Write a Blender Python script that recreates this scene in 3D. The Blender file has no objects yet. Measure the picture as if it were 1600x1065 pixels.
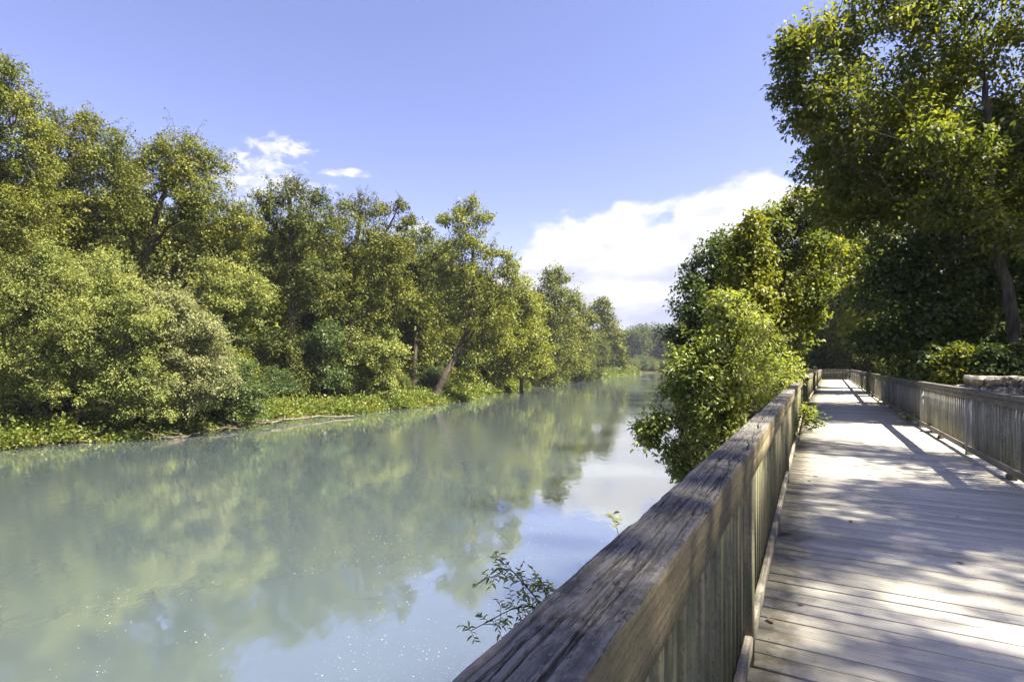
import bpy, math, random
import numpy as np
from mathutils import Vector, Matrix
R = math.radians
SC = bpy.context.scene
COL = SC.collection

# ------------------------------------------------------------------ camera, world, sun, exposure
F = 835.0                      # focal length in pixels of the 1600 wide photograph
CAM_Z = 1.45                   # eye height above the deck (deck top is z = 0)
WATER = -3.05
SUN_AZ, SUN_EL = R(110), R(56)

cam_d = bpy.data.cameras.new('camera')
cam = bpy.data.objects.new('camera', cam_d); COL.objects.link(cam)
cam.location = (0, 0, CAM_Z); cam.rotation_euler = (R(90), 0, 0)
cam_d.sensor_width = 36; cam_d.lens = 36 * F / 1600
cam_d.shift_y = (571 - 532.5) / 1600
cam_d.clip_start = 0.05; cam_d.clip_end = 12000
SC.camera = cam

SC.view_settings.view_transform = 'Standard'; SC.view_settings.look = 'None'
SC.view_settings.gamma = 1; SC.view_settings.exposure = 2.2
cy = SC.cycles
cy.use_denoising = True; cy.max_bounces = 6; cy.diffuse_bounces = 3; cy.glossy_bounces = 3
cy.transmission_bounces = 5; cy.volume_bounces = 0; cy.transparent_max_bounces = 6
cy.caustics_reflective = False; cy.caustics_refractive = False
cy.sample_clamp_indirect = 6

sun_d = bpy.data.lights.new('sun', 'SUN'); sun_d.energy = 4.6; sun_d.angle = R(0.53); sun_d.color = (1, .93, .80)
sun = bpy.data.objects.new('sun', sun_d); COL.objects.link(sun)
SUN_DIR = Vector((math.sin(SUN_AZ) * math.cos(SUN_EL), math.cos(SUN_AZ) * math.cos(SUN_EL), math.sin(SUN_EL)))
sun.rotation_euler = SUN_DIR.to_track_quat('Z', 'Y').to_euler(); sun.location = SUN_DIR * 60

class NT:
    """small node helper"""
    def __init__(s, tree): s.t = tree; tree.nodes.clear()
    def n(s, typ, **kw):
        nd = s.t.nodes.new(typ)
        for k, v in kw.items():
            if k == 'i':
                for a, b in v.items():
                    if isinstance(b, bpy.types.NodeSocket): s.t.links.new(b, nd.inputs[a])
                    else: nd.inputs[a].default_value = b
            else: setattr(nd, k, v)
        return nd
    def math(s, op, a, b=None, c=None, clamp=False):
        nd = s.n('ShaderNodeMath', operation=op, use_clamp=clamp)
        for k, v in enumerate((a, b, c)):
            if v is None: continue
            if isinstance(v, bpy.types.NodeSocket): s.t.links.new(v, nd.inputs[k])
            else: nd.inputs[k].default_value = v
        return nd.outputs[0]
    def mix(s, fac, a, b, typ='MIX'):
        nd = s.n('ShaderNodeMix', data_type='RGBA', blend_type=typ)
        for k, v in ((0, fac), (6, a), (7, b)):
            if isinstance(v, bpy.types.NodeSocket): s.t.links.new(v, nd.inputs[k])
            else: nd.inputs[k].default_value = v if k == 0 else (*v[:3], 1)
        return nd.outputs[2]
    def ramp(s, fac, stops, interp='LINEAR'):
        nd = s.n('ShaderNodeValToRGB'); s.t.links.new(fac, nd.inputs[0])
        cr = nd.color_ramp; cr.interpolation = interp
        while len(cr.elements) < len(stops): cr.elements.new(.5)
        for e, (p, c) in zip(cr.elements, stops):
            e.position = p; e.color = (c, c, c, 1) if isinstance(c, (int, float)) else (*c, 1)
        return nd.outputs[0]
    def smooth(s, x, lo, hi):
        nd = s.n('ShaderNodeMapRange', interpolation_type='SMOOTHSTEP', i={0: x, 1: lo, 2: hi, 3: 0.0, 4: 1.0})
        return nd.outputs[0]
    def noise(s, vec, scale, detail=4, rough=.55, dist=0):
        return s.n('ShaderNodeTexNoise', i={'Vector': vec, 'Scale': scale, 'Detail': detail, 'Roughness': rough, 'Distortion': dist}).outputs[0]
    def mapping(s, vec, scale=(1, 1, 1), loc=(0, 0, 0), rot=(0, 0, 0)):
        return s.n('ShaderNodeMapping', i={'Vector': vec, 'Scale': scale, 'Location': loc, 'Rotation': rot}).outputs[0]
    def link(s, a, b): s.t.links.new(a, b)

def build_world():
    w = bpy.data.worlds.new('World'); SC.world = w; w.use_nodes = True
    N = NT(w.node_tree)
    sky = N.n('ShaderNodeTexSky', sky_type='NISHITA', sun_disc=False, sun_elevation=SUN_EL, sun_rotation=SUN_AZ,
              air_density=1.0, dust_density=.25, ozone_density=2.2)
    tint = N.mix(1.0, sky.outputs[0], (1.26, .955, 1.11), 'MULTIPLY')
    d = N.n('ShaderNodeTexCoord').outputs['Generated']
    sep = N.n('ShaderNodeSeparateXYZ', i={0: d})
    x, y, z = sep.outputs
    az = N.math('MULTIPLY', N.math('ARCTAN2', x, y), 57.2958)
    el = N.math('MULTIPLY', N.math('ARCSINE', z), 57.2958)
    # cloud noise in azimuth / elevation, stretched sideways
    vec = N.n('ShaderNodeCombineXYZ', i={0: N.math('MULTIPLY', az, .55), 1: el, 2: 3.7}).outputs[0]
    n1 = N.noise(vec, .22, 9, .56, .25)
    n2 = N.noise(vec, .075, 3, .5)
    # a bank of cloud low over the horizon, higher over the downstream side
    hi = N.smooth(az, -6.0, 3.0)
    hi2 = N.math('MULTIPLY', hi, N.math('SUBTRACT', 1.0, N.smooth(az, 50.0, 80.0)))
    top = N.math('ADD', 3.0, N.math('MULTIPLY', hi2, 11.0))
    top = N.math('ADD', top, N.math('MULTIPLY', N.smooth(az, 13.0, 24.0), N.math('MULTIPLY', hi2, 3.4)))
    top = N.math('ADD', top, N.math('MULTIPLY', N.math('SUBTRACT', n2, .5), 7.0))
    h = N.math('SUBTRACT', top, el)                       # positive below the cloud top
    h = N.math('ADD', h, N.math('MULTIPLY', N.math('SUBTRACT', n1, .47), 18.0))
    bank = N.smooth(h, -.4, 2.2)
    dens = bank
    n4 = N.noise(vec, 1.3, 8, .6, .5)
    nn = N.math('ADD', N.math('MULTIPLY', n1, .35), N.math('MULTIPLY', n4, .65))
    for a0, e0, ra, re in ((-24.5, 17.0, 6.2, 2.9), (-23.3, 20.6, 3.4, 1.0), (-10.6, 14.2, 2.6, 1.1), (-17.5, 19.0, 2.4, .5), (-74, 21, 9, 3), (118, 24, 12, 4), (-140, 18, 14, 4), (165, 27, 9, 3)):
        da = N.math('DIVIDE', N.math('SUBTRACT', az, a0), ra)
        de = N.math('DIVIDE', N.math('SUBTRACT', el, e0), re)
        r2 = N.math('ADD', N.math('MULTIPLY', da, da), N.math('MULTIPLY', de, de))
        p = N.math('ADD', N.math('SUBTRACT', .85, r2), N.math('MULTIPLY', N.math('SUBTRACT', nn, .47), 7.0))
        dens = N.math('MAXIMUM', dens, N.math('MULTIPLY', N.smooth(p, 0.0, 1.5), .94))
    # shading inside the cloud: white heads, lavender undersides
    vec2 = N.n('ShaderNodeCombineXYZ', i={0: N.math('MULTIPLY', az, .28), 1: N.math('MULTIPLY', el, 1.5), 2: 9.1}).outputs[0]
    n3 = N.noise(vec2, .3, 6, .55, .3)
    under = N.math('MULTIPLY', N.smooth(N.math('ADD', h, N.math('MULTIPLY', N.math('SUBTRACT', n3, .5), 16.0)), 2.5, 11.0), 1.0)
    ccol = N.mix(under, (4.5, 4.5, 4.6), (2.75, 2.9, 3.75))
    col = N.mix(dens, tint, ccol)
    bg = N.n('ShaderNodeBackground', i={'Color': col, 'Strength': .053})
    out = N.n('ShaderNodeOutputWorld'); N.link(bg.outputs[0], out.inputs[0])
build_world()

# ------------------------------------------------------------------ helpers
def tag(o, label=None, cat=None, group=None, kind=None):
    if label: o['label'] = label
    if cat: o['category'] = cat
    if group: o['group'] = group
    if kind: o['kind'] = kind
    return o
def empty(name, loc=(0, 0, 0), rz=0, parent=None):
    o = bpy.data.objects.new(name, None); COL.objects.link(o)
    o.location = loc; o.rotation_euler = (0, 0, rz); o.empty_display_size = .2
    if parent: o.parent = parent
    return o
def new_mesh(name, V, Q=None, T=None, smooth=False):
    """mesh from numpy vertices, quads and triangles"""
    me = bpy.data.meshes.new(name)
    V = np.asarray(V, np.float32)
    me.vertices.add(len(V)); me.vertices.foreach_set('co', V.ravel())
    idx, start, tot = [], [], 0
    if Q is not None and len(Q):
        Q = np.asarray(Q, np.int32); idx.append(Q.ravel()); start.append(np.arange(len(Q), dtype=np.int32) * 4); tot = Q.size
    if T is not None and len(T):
        T = np.asarray(T, np.int32); idx.append(T.ravel()); start.append(tot + np.arange(len(T), dtype=np.int32) * 3)
    idx = np.concatenate(idx); start = np.concatenate(start)
    me.loops.add(len(idx)); me.loops.foreach_set('vertex_index', idx)
    me.polygons.add(len(start)); me.polygons.foreach_set('loop_start', start)
    if smooth: me.polygons.foreach_set('use_smooth', np.ones(len(start), bool))
    me.update(calc_edges=True); me.validate()
    return me
def obj(name, me, mat=None, parent=None, loc=(0, 0, 0), rot=(0, 0, 0)):
    o = bpy.data.objects.new(name, me); COL.objects.link(o)
    if mat:
        for m in (mat if isinstance(mat, (list, tuple)) else [mat]): me.materials.append(m)
    o.location = loc; o.rotation_euler = rot
    if parent: o.parent = parent
    return o
def clone(o, parent=None, loc=None, rot=None):
    c = o.copy(); COL.objects.link(c)
    if parent is not None: c.parent = parent
    if loc is not None: c.location = loc
    if rot is not None: c.rotation_euler = rot
    return c
def P(px, py, Z):
    """photograph pixel at depth Z -> world point"""
    return np.array([(px - 800) / F * Z, Z, CAM_Z - (py - 571) / F * Z])

def box_mesh(name, sx, sy, sz, ch=.004, off=(0, 0, 0)):
    """box with chamfered long edges, origin at its centre; x is the long axis"""
    a, b = sy / 2, sz / 2
    prof = [(-a + ch, -b), (a - ch, -b), (a, -b + ch), (a, b - ch), (a - ch, b), (-a + ch, b), (-a, b - ch), (-a, -b + ch)]
    V = []; 
    for x, k in ((-sx / 2, 1), (sx / 2, 1)):
        V += [(x + off[0], p[0] + off[1], p[1] + off[2]) for p in prof]
    Q = [(i, (i + 1) % 8, 8 + (i + 1) % 8, 8 + i) for i in range(8)]
    Q += [(0, 3, 2, 1), (0, 7, 4, 3), (4, 7, 6, 5)]
    Q += [(8, 9, 10, 11), (8, 11, 12, 15), (12, 13, 14, 15)]
    Q = [tuple(q) for q in Q]
    return new_mesh(name, V, Q)

rs0 = np.random.RandomState(5)
def _hash(ix, iy, seed):
    n = (ix.astype(np.int64) * 374761393 + iy.astype(np.int64) * 668265263 + seed * 974634777) & 0x7fffffff
    n = ((n ^ (n >> 13)) * 1274126177) & 0x7fffffff
    return ((n ^ (n >> 16)) & 0xffff) / 65535.0
def vnoise(x, y, seed=0, octs=3):
    x = np.asarray(x, float); y = np.asarray(y, float) + 0 * x; x = x + 0 * y
    r = 0; amp = 1; tot = 0
    for o in range(octs):
        ix, iy = np.floor(x), np.floor(y); fx, fy = x - ix, y - iy
        fx = fx * fx * (3 - 2 * fx); fy = fy * fy * (3 - 2 * fy)
        a = _hash(ix, iy, seed + o); b = _hash(ix + 1, iy, seed + o); c = _hash(ix, iy + 1, seed + o); d = _hash(ix + 1, iy + 1, seed + o)
        r = r + amp * ((a * (1 - fx) + b * fx) * (1 - fy) + (c * (1 - fx) + d * fx) * fy)
        tot += amp; amp *= .5; x = x * 2 + 17.3; y = y * 2 + 5.1
    return r / tot

# ------------------------------------------------------------------ materials
def material(name):
    m = bpy.data.materials.new(name); m.use_nodes = True
    N = NT(m.node_tree); out = N.n('ShaderNodeOutputMaterial')
    return m, N, out
def mat_leaf(name, base, yellow, transl=.4, gloss=.02, var=.22, rough=.5):
    m, N, out = material(name)
    geo = N.n('ShaderNodeNewGeometry'); rnd = geo.outputs['Random Per Island']
    info = N.n('ShaderNodeObjectInfo').outputs['Random']
    pos = geo.outputs['Position']
    patch = N.noise(pos, .55, 2, .5)
    f = N.math('ADD', N.math('MULTIPLY', N.smooth(patch, .35, .7), .55), N.math('MULTIPLY', rnd, .45))
    c = N.mix(f, base, yellow)
    v = N.math('ADD', 1 - var, N.math('MULTIPLY', N.math('FRACT', N.math('MULTIPLY', rnd, 7.31)), 2 * var))
    v = N.math('MULTIPLY', v, N.math('ADD', .88, N.math('MULTIPLY', info, .24)))
    hs = N.n('ShaderNodeHueSaturation', i={'Color': c, 'Value': v, 'Saturation': 1.0})
    c = hs.outputs[0]
    tc = N.mix(1.0, c, (1.25, 1.2, .55), 'MULTIPLY')
    dif = N.n('ShaderNodeBsdfDiffuse', i={'Color': c}); tr = N.n('ShaderNodeBsdfTranslucent', i={'Color': tc})
    mx = N.n('ShaderNodeMixShader', i={0: transl, 1: dif.outputs[0], 2: tr.outputs[0]})
    gl = N.n('ShaderNodeBsdfGlossy', i={'Color': (1, 1, 1, 1), 'Roughness': rough})
    mx2 = N.n('ShaderNodeMixShader', i={0: gloss, 1: mx.outputs[0], 2: gl.outputs[0]})
    N.link(mx2.outputs[0], out.inputs[0]); return m
LEAF = {
    'olive': mat_leaf('leaf_olive', (.095, .122, .021), (.225, .225, .040), .27, .01, .30),
    'olive_dark': mat_leaf('leaf_olive_dark', (.062, .086, .020), (.155, .165, .034), .27, .01, .30),
    'yellow': mat_leaf('leaf_yellow_green', (.125, .155, .020), (.265, .27, .032), .42),
    'pale': mat_leaf('leaf_pale', (.155, .19, .055), (.30, .315, .095), .34, .0, .22),
    'silver': mat_leaf('leaf_silver', (.20, .225, .10), (.33, .33, .16), .34, .0, .22),
    'bright': mat_leaf('leaf_bright', (.145, .195, .036), (.38, .40, .11), .48, .02, .36, .4),
    'deep': mat_leaf('leaf_deep', (.055, .092, .028), (.115, .15, .038), .4, .02, .3, .45),
    'canopy': mat_leaf('leaf_canopy', (.080, .12, .022), (.235, .25, .032), .58, .02, .3),
    'grass': mat_leaf('leaf_ground_cover', (.075, .13, .02), (.24, .25, .045), .4, .02, .34),
    'far': mat_leaf('leaf_far', (.055, .075, .025), (.11, .125, .04), .35, .0),
}
def mat_bark(name, c1, c2, scale=1.0):
    m, N, out = material(name)
    co = N.n('ShaderNodeTexCoord').outputs['Object']
    n = N.noise(N.mapping(co, (9 * scale, 9 * scale, 1.6 * scale)), 1, 6, .6)
    n2 = N.noise(co, 1.1, 3)
    c = N.mix(N.smooth(n, .35, .68), c1, c2); c = N.mix(N.math('MULTIPLY', N.smooth(n2, .5, .7), .5), c, (.10, .11, .06))
    b = N.n('ShaderNodeBump', i={'Strength': .7, 'Distance': .04, 'Height': n})
    s = N.n('ShaderNodeBsdfPrincipled', i={'Base Color': c, 'Roughness': .9, 'Normal': b.outputs[0]})
    s.inputs['Specular IOR Level'].default_value = .15
    N.link(s.outputs[0], out.inputs[0]); return m
BARK = mat_bark('bark_brown', (.035, .028, .02), (.12, .095, .07))
BARK_MID = mat_bark('bark_grey_brown', (.035, .03, .023), (.105, .09, .07))
BARK_GREY = mat_bark('bark_grey', (.10, .085, .065), (.30, .27, .22))
DRIFT = mat_bark('driftwood_grey', (.10, .08, .055), (.26, .22, .165))

def mat_wood(name, dark, mid, light, bump=.35, *a, crack=0.0, **k):
    return _mat_wood(name, dark, mid, light, bump, *a, crack=crack, **k)
def _mat_wood(name, dark, mid, light, bump=.35, patch=(.5, .72), patch_col=(.05, .048, .042), patch_amt=.6, green=0.0, fine=1.0, rough=.85, crack=0.0):
    """weathered timber; the grain runs along local X"""
    m, N, out = material(name)
    co = N.n('ShaderNodeTexCoord').outputs['Object']
    info = N.n('ShaderNodeObjectInfo').outputs['Random']
    off = N.n('ShaderNodeCombineXYZ', i={0: N.math('MULTIPLY', info, 37.0), 1: N.math('MULTIPLY', info, 11.0), 2: N.math('MULTIPLY', info, 5.0)})
    co = N.n('ShaderNodeVectorMath', operation='ADD', i={0: co, 1: off.outputs[0]}).outputs[0]
    g = N.noise(N.mapping(co, (2.2, 85 * fine, 85 * fine)), 1, 5, .6, .4)
    g2 = N.noise(N.mapping(co, (5, 260 * fine, 260 * fine)), 1, 3, .6)
    mot = N.noise(N.mapping(co, (9, 16, 16)), 1, 7, .68, .6)
    c = N.ramp(g, [(.30, dark), (.48, mid), (.70, light)])
    c = N.mix(N.math('MULTIPLY', N.smooth(mot, *patch), patch_amt), c, patch_col)
    spec = N.noise(N.mapping(co, (45, 90, 90)), 1, 4, .7)
    c = N.mix(N.math('MULTIPLY', N.smooth(spec, .54, .66), .60), c, light)
    c = N.mix(N.math('MULTIPLY', N.smooth(spec, .47, .36), .65), c, dark)
    if green:
        gm = N.noise(co, 2.3, 4, .6)
        c = N.mix(N.math('MULTIPLY', N.smooth(gm, .40, .62), green), c, (.11, .125, .05))
    if crack:
        for sc_, w_ in (((1.1, 17, 17), .014), ((2.6, 34, 34), .012)):
            cn = N.noise(N.mapping(co, sc_), 1, 5, .55, .35)
            ln = N.smooth(N.math('ABSOLUTE', N.math('SUBTRACT', cn, .5)), w_, .002)
            c = N.mix(N.math('MULTIPLY', ln, crack), c, (.018, .016, .014))
    v = N.math('ADD', .82, N.math('MULTIPLY', info, .36))
    c = N.n('ShaderNodeHueSaturation', i={'Color': c, 'Value': v}).outputs[0]
    hgt = N.math('ADD', N.math('MULTIPLY', g, 1.0), N.math('MULTIPLY', g2, .5))
    hgt = N.math('ADD', hgt, N.math('MULTIPLY', spec, .6))
    b = N.n('ShaderNodeBump', i={'Strength': bump, 'Distance': .006, 'Height': hgt})
    s = N.n('ShaderNodeBsdfPrincipled', i={'Base Color': c, 'Roughness': rough, 'Normal': b.outputs[0]})
    s.inputs['Specular IOR Level'].default_value = .25
    N.link(s.outputs[0], out.inputs[0]); return m
WOOD_CAP = mat_wood('wood_cap_weathered', (.088, .081, .067), (.150, .139, .117), (.228, .214, .182), .75, (.50, .66), (.045, .043, .040), .75, crack=.75)
WOOD_SIDE = mat_wood('wood_side_tan', (.09, .07, .038), (.175, .14, .08), (.27, .22, .13), .25, (.55, .75), (.08, .07, .045), .45, .30)
WOOD_FACE = mat_wood('wood_fascia_lichen', (.06, .055, .046), (.13, .122, .105), (.27, .26, .235), .5, (.42, .62), (.055, .05, .045), .8, .12)
WOOD_BAL = mat_wood('wood_baluster_green', (.09, .08, .045), (.165, .148, .085), (.25, .23, .15), .3, (.52, .72), (.09, .085, .05), .5, .45)
WOOD_BALR = mat_wood('wood_baluster_grey', (.12, .115, .09), (.22, .215, .175), (.34, .33, .28), .3, (.52, .72), (.09, .085, .07), .5, .30)
WOOD_POST = mat_wood('wood_post_pale', (.20, .19, .16), (.33, .32, .28), (.46, .45, .41), .3, (.55, .75), (.10, .095, .08), .4, .12)
WOOD_RAIL = mat_wood('wood_bottom_rail', (.09, .08, .062), (.20, .178, .14), (.34, .31, .255), .5, (.46, .66), (.06, .05, .04), .7, .15)
WOOD_UNDER = mat_wood('wood_understructure', (.06, .05, .035), (.13, .11, .08), (.2, .17, .13), .3)

def mat_plank():
    m, N, out = material('wood_plank_deck')
    tc = N.n('ShaderNodeTexCoord'); co = tc.outputs['Object']
    info = N.n('ShaderNodeObjectInfo').outputs['Random']
    off = N.n('ShaderNodeCombineXYZ', i={0: N.math('MULTIPLY', info, 57.0), 1: N.math('MULTIPLY', info, 23.0), 2: 0.0})
    c2 = N.n('ShaderNodeVectorMath', operation='ADD', i={0: co, 1: off.outputs[0]}).outputs[0]
    g = N.noise(N.mapping(c2, (2.0, 60, 60)), 1, 5, .6, .5)
    fine = N.noise(N.mapping(c2, (60, 110, 110)), 1, 4, .7)
    mot = N.noise(N.mapping(c2, (2.6, 6, 6)), 1, 5, .6)
    c = N.ramp(g, [(.28, (.385, .357, .29)), (.5, (.48, .45, .375)), (.72, (.55, .52, .44))])
    c = N.mix(N.math('MULTIPLY', N.smooth(mot, .48, .72), .35), c, (.28, .265, .225))
    c = N.mix(N.math('MULTIPLY', N.smooth(fine, .57, .72), .35), c, (.55, .54, .50))
    c = N.mix(N.math('MULTIPLY', N.smooth(fine, .44, .32), .38), c, (.14, .125, .105))
    # damp algae where the planks run under the river side rail (local x is across the walk)
    sx = N.n('ShaderNodeSeparateXYZ', i={0: co}).outputs[0]
    st = N.noise(c2, 9, 5, .65)
    edge = N.math('SUBTRACT', N.math('MULTIPLY', st, .55), N.math('ADD', sx, 1.32))
    c = N.mix(N.math('MULTIPLY', N.smooth(edge, -.12, .16), .8), c, (.12, .105, .06))
    v = N.math('ADD', .80, N.math('MULTIPLY', info, .36))
    c = N.n('ShaderNodeHueSaturation', i={'Color': c, 'Value': v}).outputs[0]
    sy = N.n('ShaderNodeSeparateXYZ', i={0: co}).outputs[1]       # two screw heads over each stringer
    dx = N.math('SUBTRACT', N.math('ABSOLUTE', N.math('SUBTRACT', N.math('ABSOLUTE', sx), .585)), .585); dy = N.math('SUBTRACT', N.math('ABSOLUTE', sy), .045)
    scr = N.math('LESS_THAN', N.math('ADD', N.math('MULTIPLY', dx, dx), N.math('MULTIPLY', dy, dy)), .000025)
    c = N.mix(N.math('MULTIPLY', scr, .8), c, (.05, .045, .04))
    b = N.n('ShaderNodeBump', i={'Strength': .35, 'Distance': .004, 'Height': N.math('ADD', g, N.math('MULTIPLY', fine, .8))})
    s = N.n('ShaderNodeBsdfPrincipled', i={'Base Color': c, 'Roughness': .8, 'Normal': b.outputs[0]})
    s.inputs['Specular IOR Level'].default_value = .3
    N.link(s.outputs[0], out.inputs[0]); return m
PLANK = mat_plank()

def mat_ground():
    m, N, out = material('ground_soil_leaf_litter')
    pos = N.n('ShaderNodeNewGeometry').outputs['Position']
    n1 = N.noise(pos, .25, 5, .6); n2 = N.noise(pos, 3.0, 6, .65); n3 = N.noise(pos, 22, 4, .6)
    c = N.mix(N.smooth(n1, .40, .62), (.055, .045, .025), (.04, .06, .016))
    c = N.mix(N.math('MULTIPLY', N.smooth(n2, .45, .7), .7), c, (.11, .085, .05))
    c = N.mix(N.math('MULTIPLY', N.smooth(n3, .5, .7), .5), c, (.03, .024, .015))
    pz = N.n('ShaderNodeSeparateXYZ', i={0: pos}).outputs[2]
    c = N.mix(N.smooth(N.math('ADD', pz, N.math('MULTIPLY', n2, .3)), WATER + .62, WATER + .30), c, (.05, .04, .025))
    b = N.n('ShaderNodeBump', i={'Strength': .8, 'Distance': .12, 'Height': N.math('ADD', n2, N.math('MULTIPLY', n3, .4))})
    s = N.n('ShaderNodeBsdfDiffuse', i={'Color': c, 'Normal': b.outputs[0]})
    N.link(s.outputs[0], out.inputs[0]); return m
def mat_water():
    m, N, out = material('river_water_turbid')
    pos = N.n('ShaderNodeNewGeometry').outputs['Position']
    silt = N.noise(N.mapping(pos, (.05, .05, .05)), 1, 4, .55, .8)
    c = N.mix(N.smooth(silt, .35, .65), (.080, .104, .106), (.090, .110, .110))
    # ripples: long swell-like streaks, fine ripple patches
    big = N.noise(N.mapping(pos, (.55, .22, 1), rot=(0, 0, R(-18))), 1, 3, .5, .6)
    small = N.noise(N.mapping(pos, (3.2, 1.5, 1), rot=(0, 0, R(-18))), 1, 4, .55, .3)
    patch = N.smooth(N.noise(N.mapping(pos, (.10, .045, 1), rot=(0, 0, R(-18))), 1, 3, .55, .5), .46, .66)
    hgt = N.math('ADD', N.math('MULTIPLY', big, .009), N.math('MULTIPLY', N.math('MULTIPLY', small, N.math('ADD', .22, patch)), .015))
    b = N.n('ShaderNodeBump', i={'Strength': 1.0, 'Distance': 1.0, 'Height': hgt})
    dif = N.n('ShaderNodeSubsurfaceScattering', falloff='BURLEY', i={'Color': c, 'Scale': 1.0, 'Radius': (5.0, 5.5, 5.2)})
    gl = N.n('ShaderNodeBsdfGlossy', i={'Color': (1, 1, 1, 1), 'Roughness': N.math('ADD', .035, N.math('MULTIPLY', patch, .07)), 'Normal': b.outputs[0]})
    lw = N.n('ShaderNodeLayerWeight', i={'Blend': .5, 'Normal': b.outputs[0]}).outputs['Facing']
    fr = N.math('ADD', .12, N.math('MULTIPLY', N.math('MULTIPLY', lw, lw), .80), clamp=True)
    mx = N.n('ShaderNodeMixShader', i={0: fr, 1: dif.outputs[0], 2: gl.outputs[0]})
    N.link(mx.outputs[0], out.inputs[0]); return m
def mat_plain(name, col, rough=.8, n_scale=20, var=.4):
    m, N, out = material(name)
    co = N.n('ShaderNodeTexCoord').outputs['Object']
    n = N.noise(co, n_scale, 5, .6)
    c = N.mix(N.smooth(n, .35, .65), tuple(k * (1 - var) for k in col), tuple(min(.9, k * (1 + var)) for k in col))
    b = N.n('ShaderNodeBump', i={'Strength': .4, 'Distance': .02, 'Height': n})
    s = N.n('ShaderNodeBsdfPrincipled', i={'Base Color': c, 'Roughness': rough, 'Normal': b.outputs[0]})
    N.link(s.outputs[0], out.inputs[0]); return m
def mat_stone():
    m, N, out = material('stone_lichen')
    co = N.n('ShaderNodeTexCoord').outputs['Object']
    info = N.n('ShaderNodeObjectInfo').outputs['Random']
    co = N.n('ShaderNodeVectorMath', operation='ADD', i={0: co, 1: N.n('ShaderNodeCombineXYZ', i={0: N.math('MULTIPLY', info, 31.0), 1: 0.0, 2: 0.0}).outputs[0]}).outputs[0]
    n = N.noise(co, 4, 8, .7); n2 = N.noise(co, 1.8, 4, .6); n3 = N.noise(co, 5, 6, .65)
    c = N.ramp(n, [(.3, (.07, .06, .045)), (.5, (.16, .14, .11)), (.72, (.30, .27, .22))])
    c = N.mix(N.math('MULTIPLY', N.smooth(n2, .5, .66), .7), c, (.07, .075, .045))
    c = N.mix(N.math('MULTIPLY', N.smooth(n3, .55, .62), .8), c, (.58, .58, .53))
    b = N.n('ShaderNodeBump', i={'Strength': .9, 'Distance': .03, 'Height': N.math('ADD', n, N.math('MULTIPLY', n3, .5))})
    s = N.n('ShaderNodeBsdfPrincipled', i={'Base Color': c, 'Roughness': .92, 'Normal': b.outputs[0]})
    N.link(s.outputs[0], out.inputs[0]); return m

# ------------------------------------------------------------------ terrain and river
LEFT_SHORE = np.array([(-95, -120), (-62, -50), (-42, -8), (-33, 16), (-27.3, 28.5), (-24.9, 31.2), (-21.5, 33.8), (-19.8, 41.3), (-17.1, 47.6), (-14.6, 50.8), (-10.9, 56.9),
                       (-8.4, 63.7), (-3.8, 80), (2.7, 112), (14.4, 150), (29.6, 198), (51, 250), (72, 305), (90, 334), (135, 352), (260, 372), (700, 430)], float)
RIGHT_SHORE = np.array([(-70, -120), (-21.5, -34.6), (-1.6, .9), (.9, 5.2), (3.4, 11), (9.3, 30), (20.5, 68), (38.5, 129), (63, 208), (92, 262), (140, 300), (270, 316), (700, 350)], float)
def seg_dist(x, y, L):
    best = np.full(x.shape, 1e9)
    for (ax, ay), (bx, by) in zip(L[:-1], L[1:]):
        dx, dy = bx - ax, by - ay
        t = np.clip(((x - ax) * dx + (y - ay) * dy) / (dx * dx + dy * dy), 0, 1)
        best = np.minimum(best, np.hypot(x - ax - t * dx, y - ay - t * dy))
    return best
def inside(x, y, poly):
    r = np.zeros(x.shape, bool); n = len(poly); j = n - 1
    for i in range(n):
        xi, yi = poly[i]; xj, yj = poly[j]
        if yi != yj:
            r ^= ((yi > y) != (yj > y)) & (x < (xj - xi) * (y - yi) / (yj - yi) + xi)
        j = i
    return r
RIVER = np.concatenate([LEFT_SHORE, RIGHT_SHORE[::-1]])

# centre line of the walk: u metres along, heading measured clockwise from +Y
def heading(u):
    t = np.clip((np.asarray(u, float) - 6) / 26, 0, 1); return np.radians(29.3 + 1.5 * t * t * (3 - 2 * t))
_us = np.arange(-12, 80, .05); _h = heading(_us)
_px = np.cumsum(np.sin(_h) * .05); _py = np.cumsum(np.cos(_h) * .05)
_i0 = np.argmin(abs(_us)); _px -= _px[_i0]; _py -= _py[_i0]
def walk(u, v=0.0):
    """point on the walk: u along, v to the right"""
    h = heading(u)
    return np.array([np.interp(u, _us, _px) + v * np.cos(h), np.interp(u, _us, _py) - v * np.sin(h)])
def walk_coords(x, y):
    a = R(30.2); u = x * math.sin(a) + y * math.cos(a)
    p = walk(u); h = heading(u)
    return u, (x - p[0]) * np.cos(h) - (y - p[1]) * np.sin(h)
END_U = 62.0
VL, VR = -.246, 2.19            # inner faces of the two rails

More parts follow.
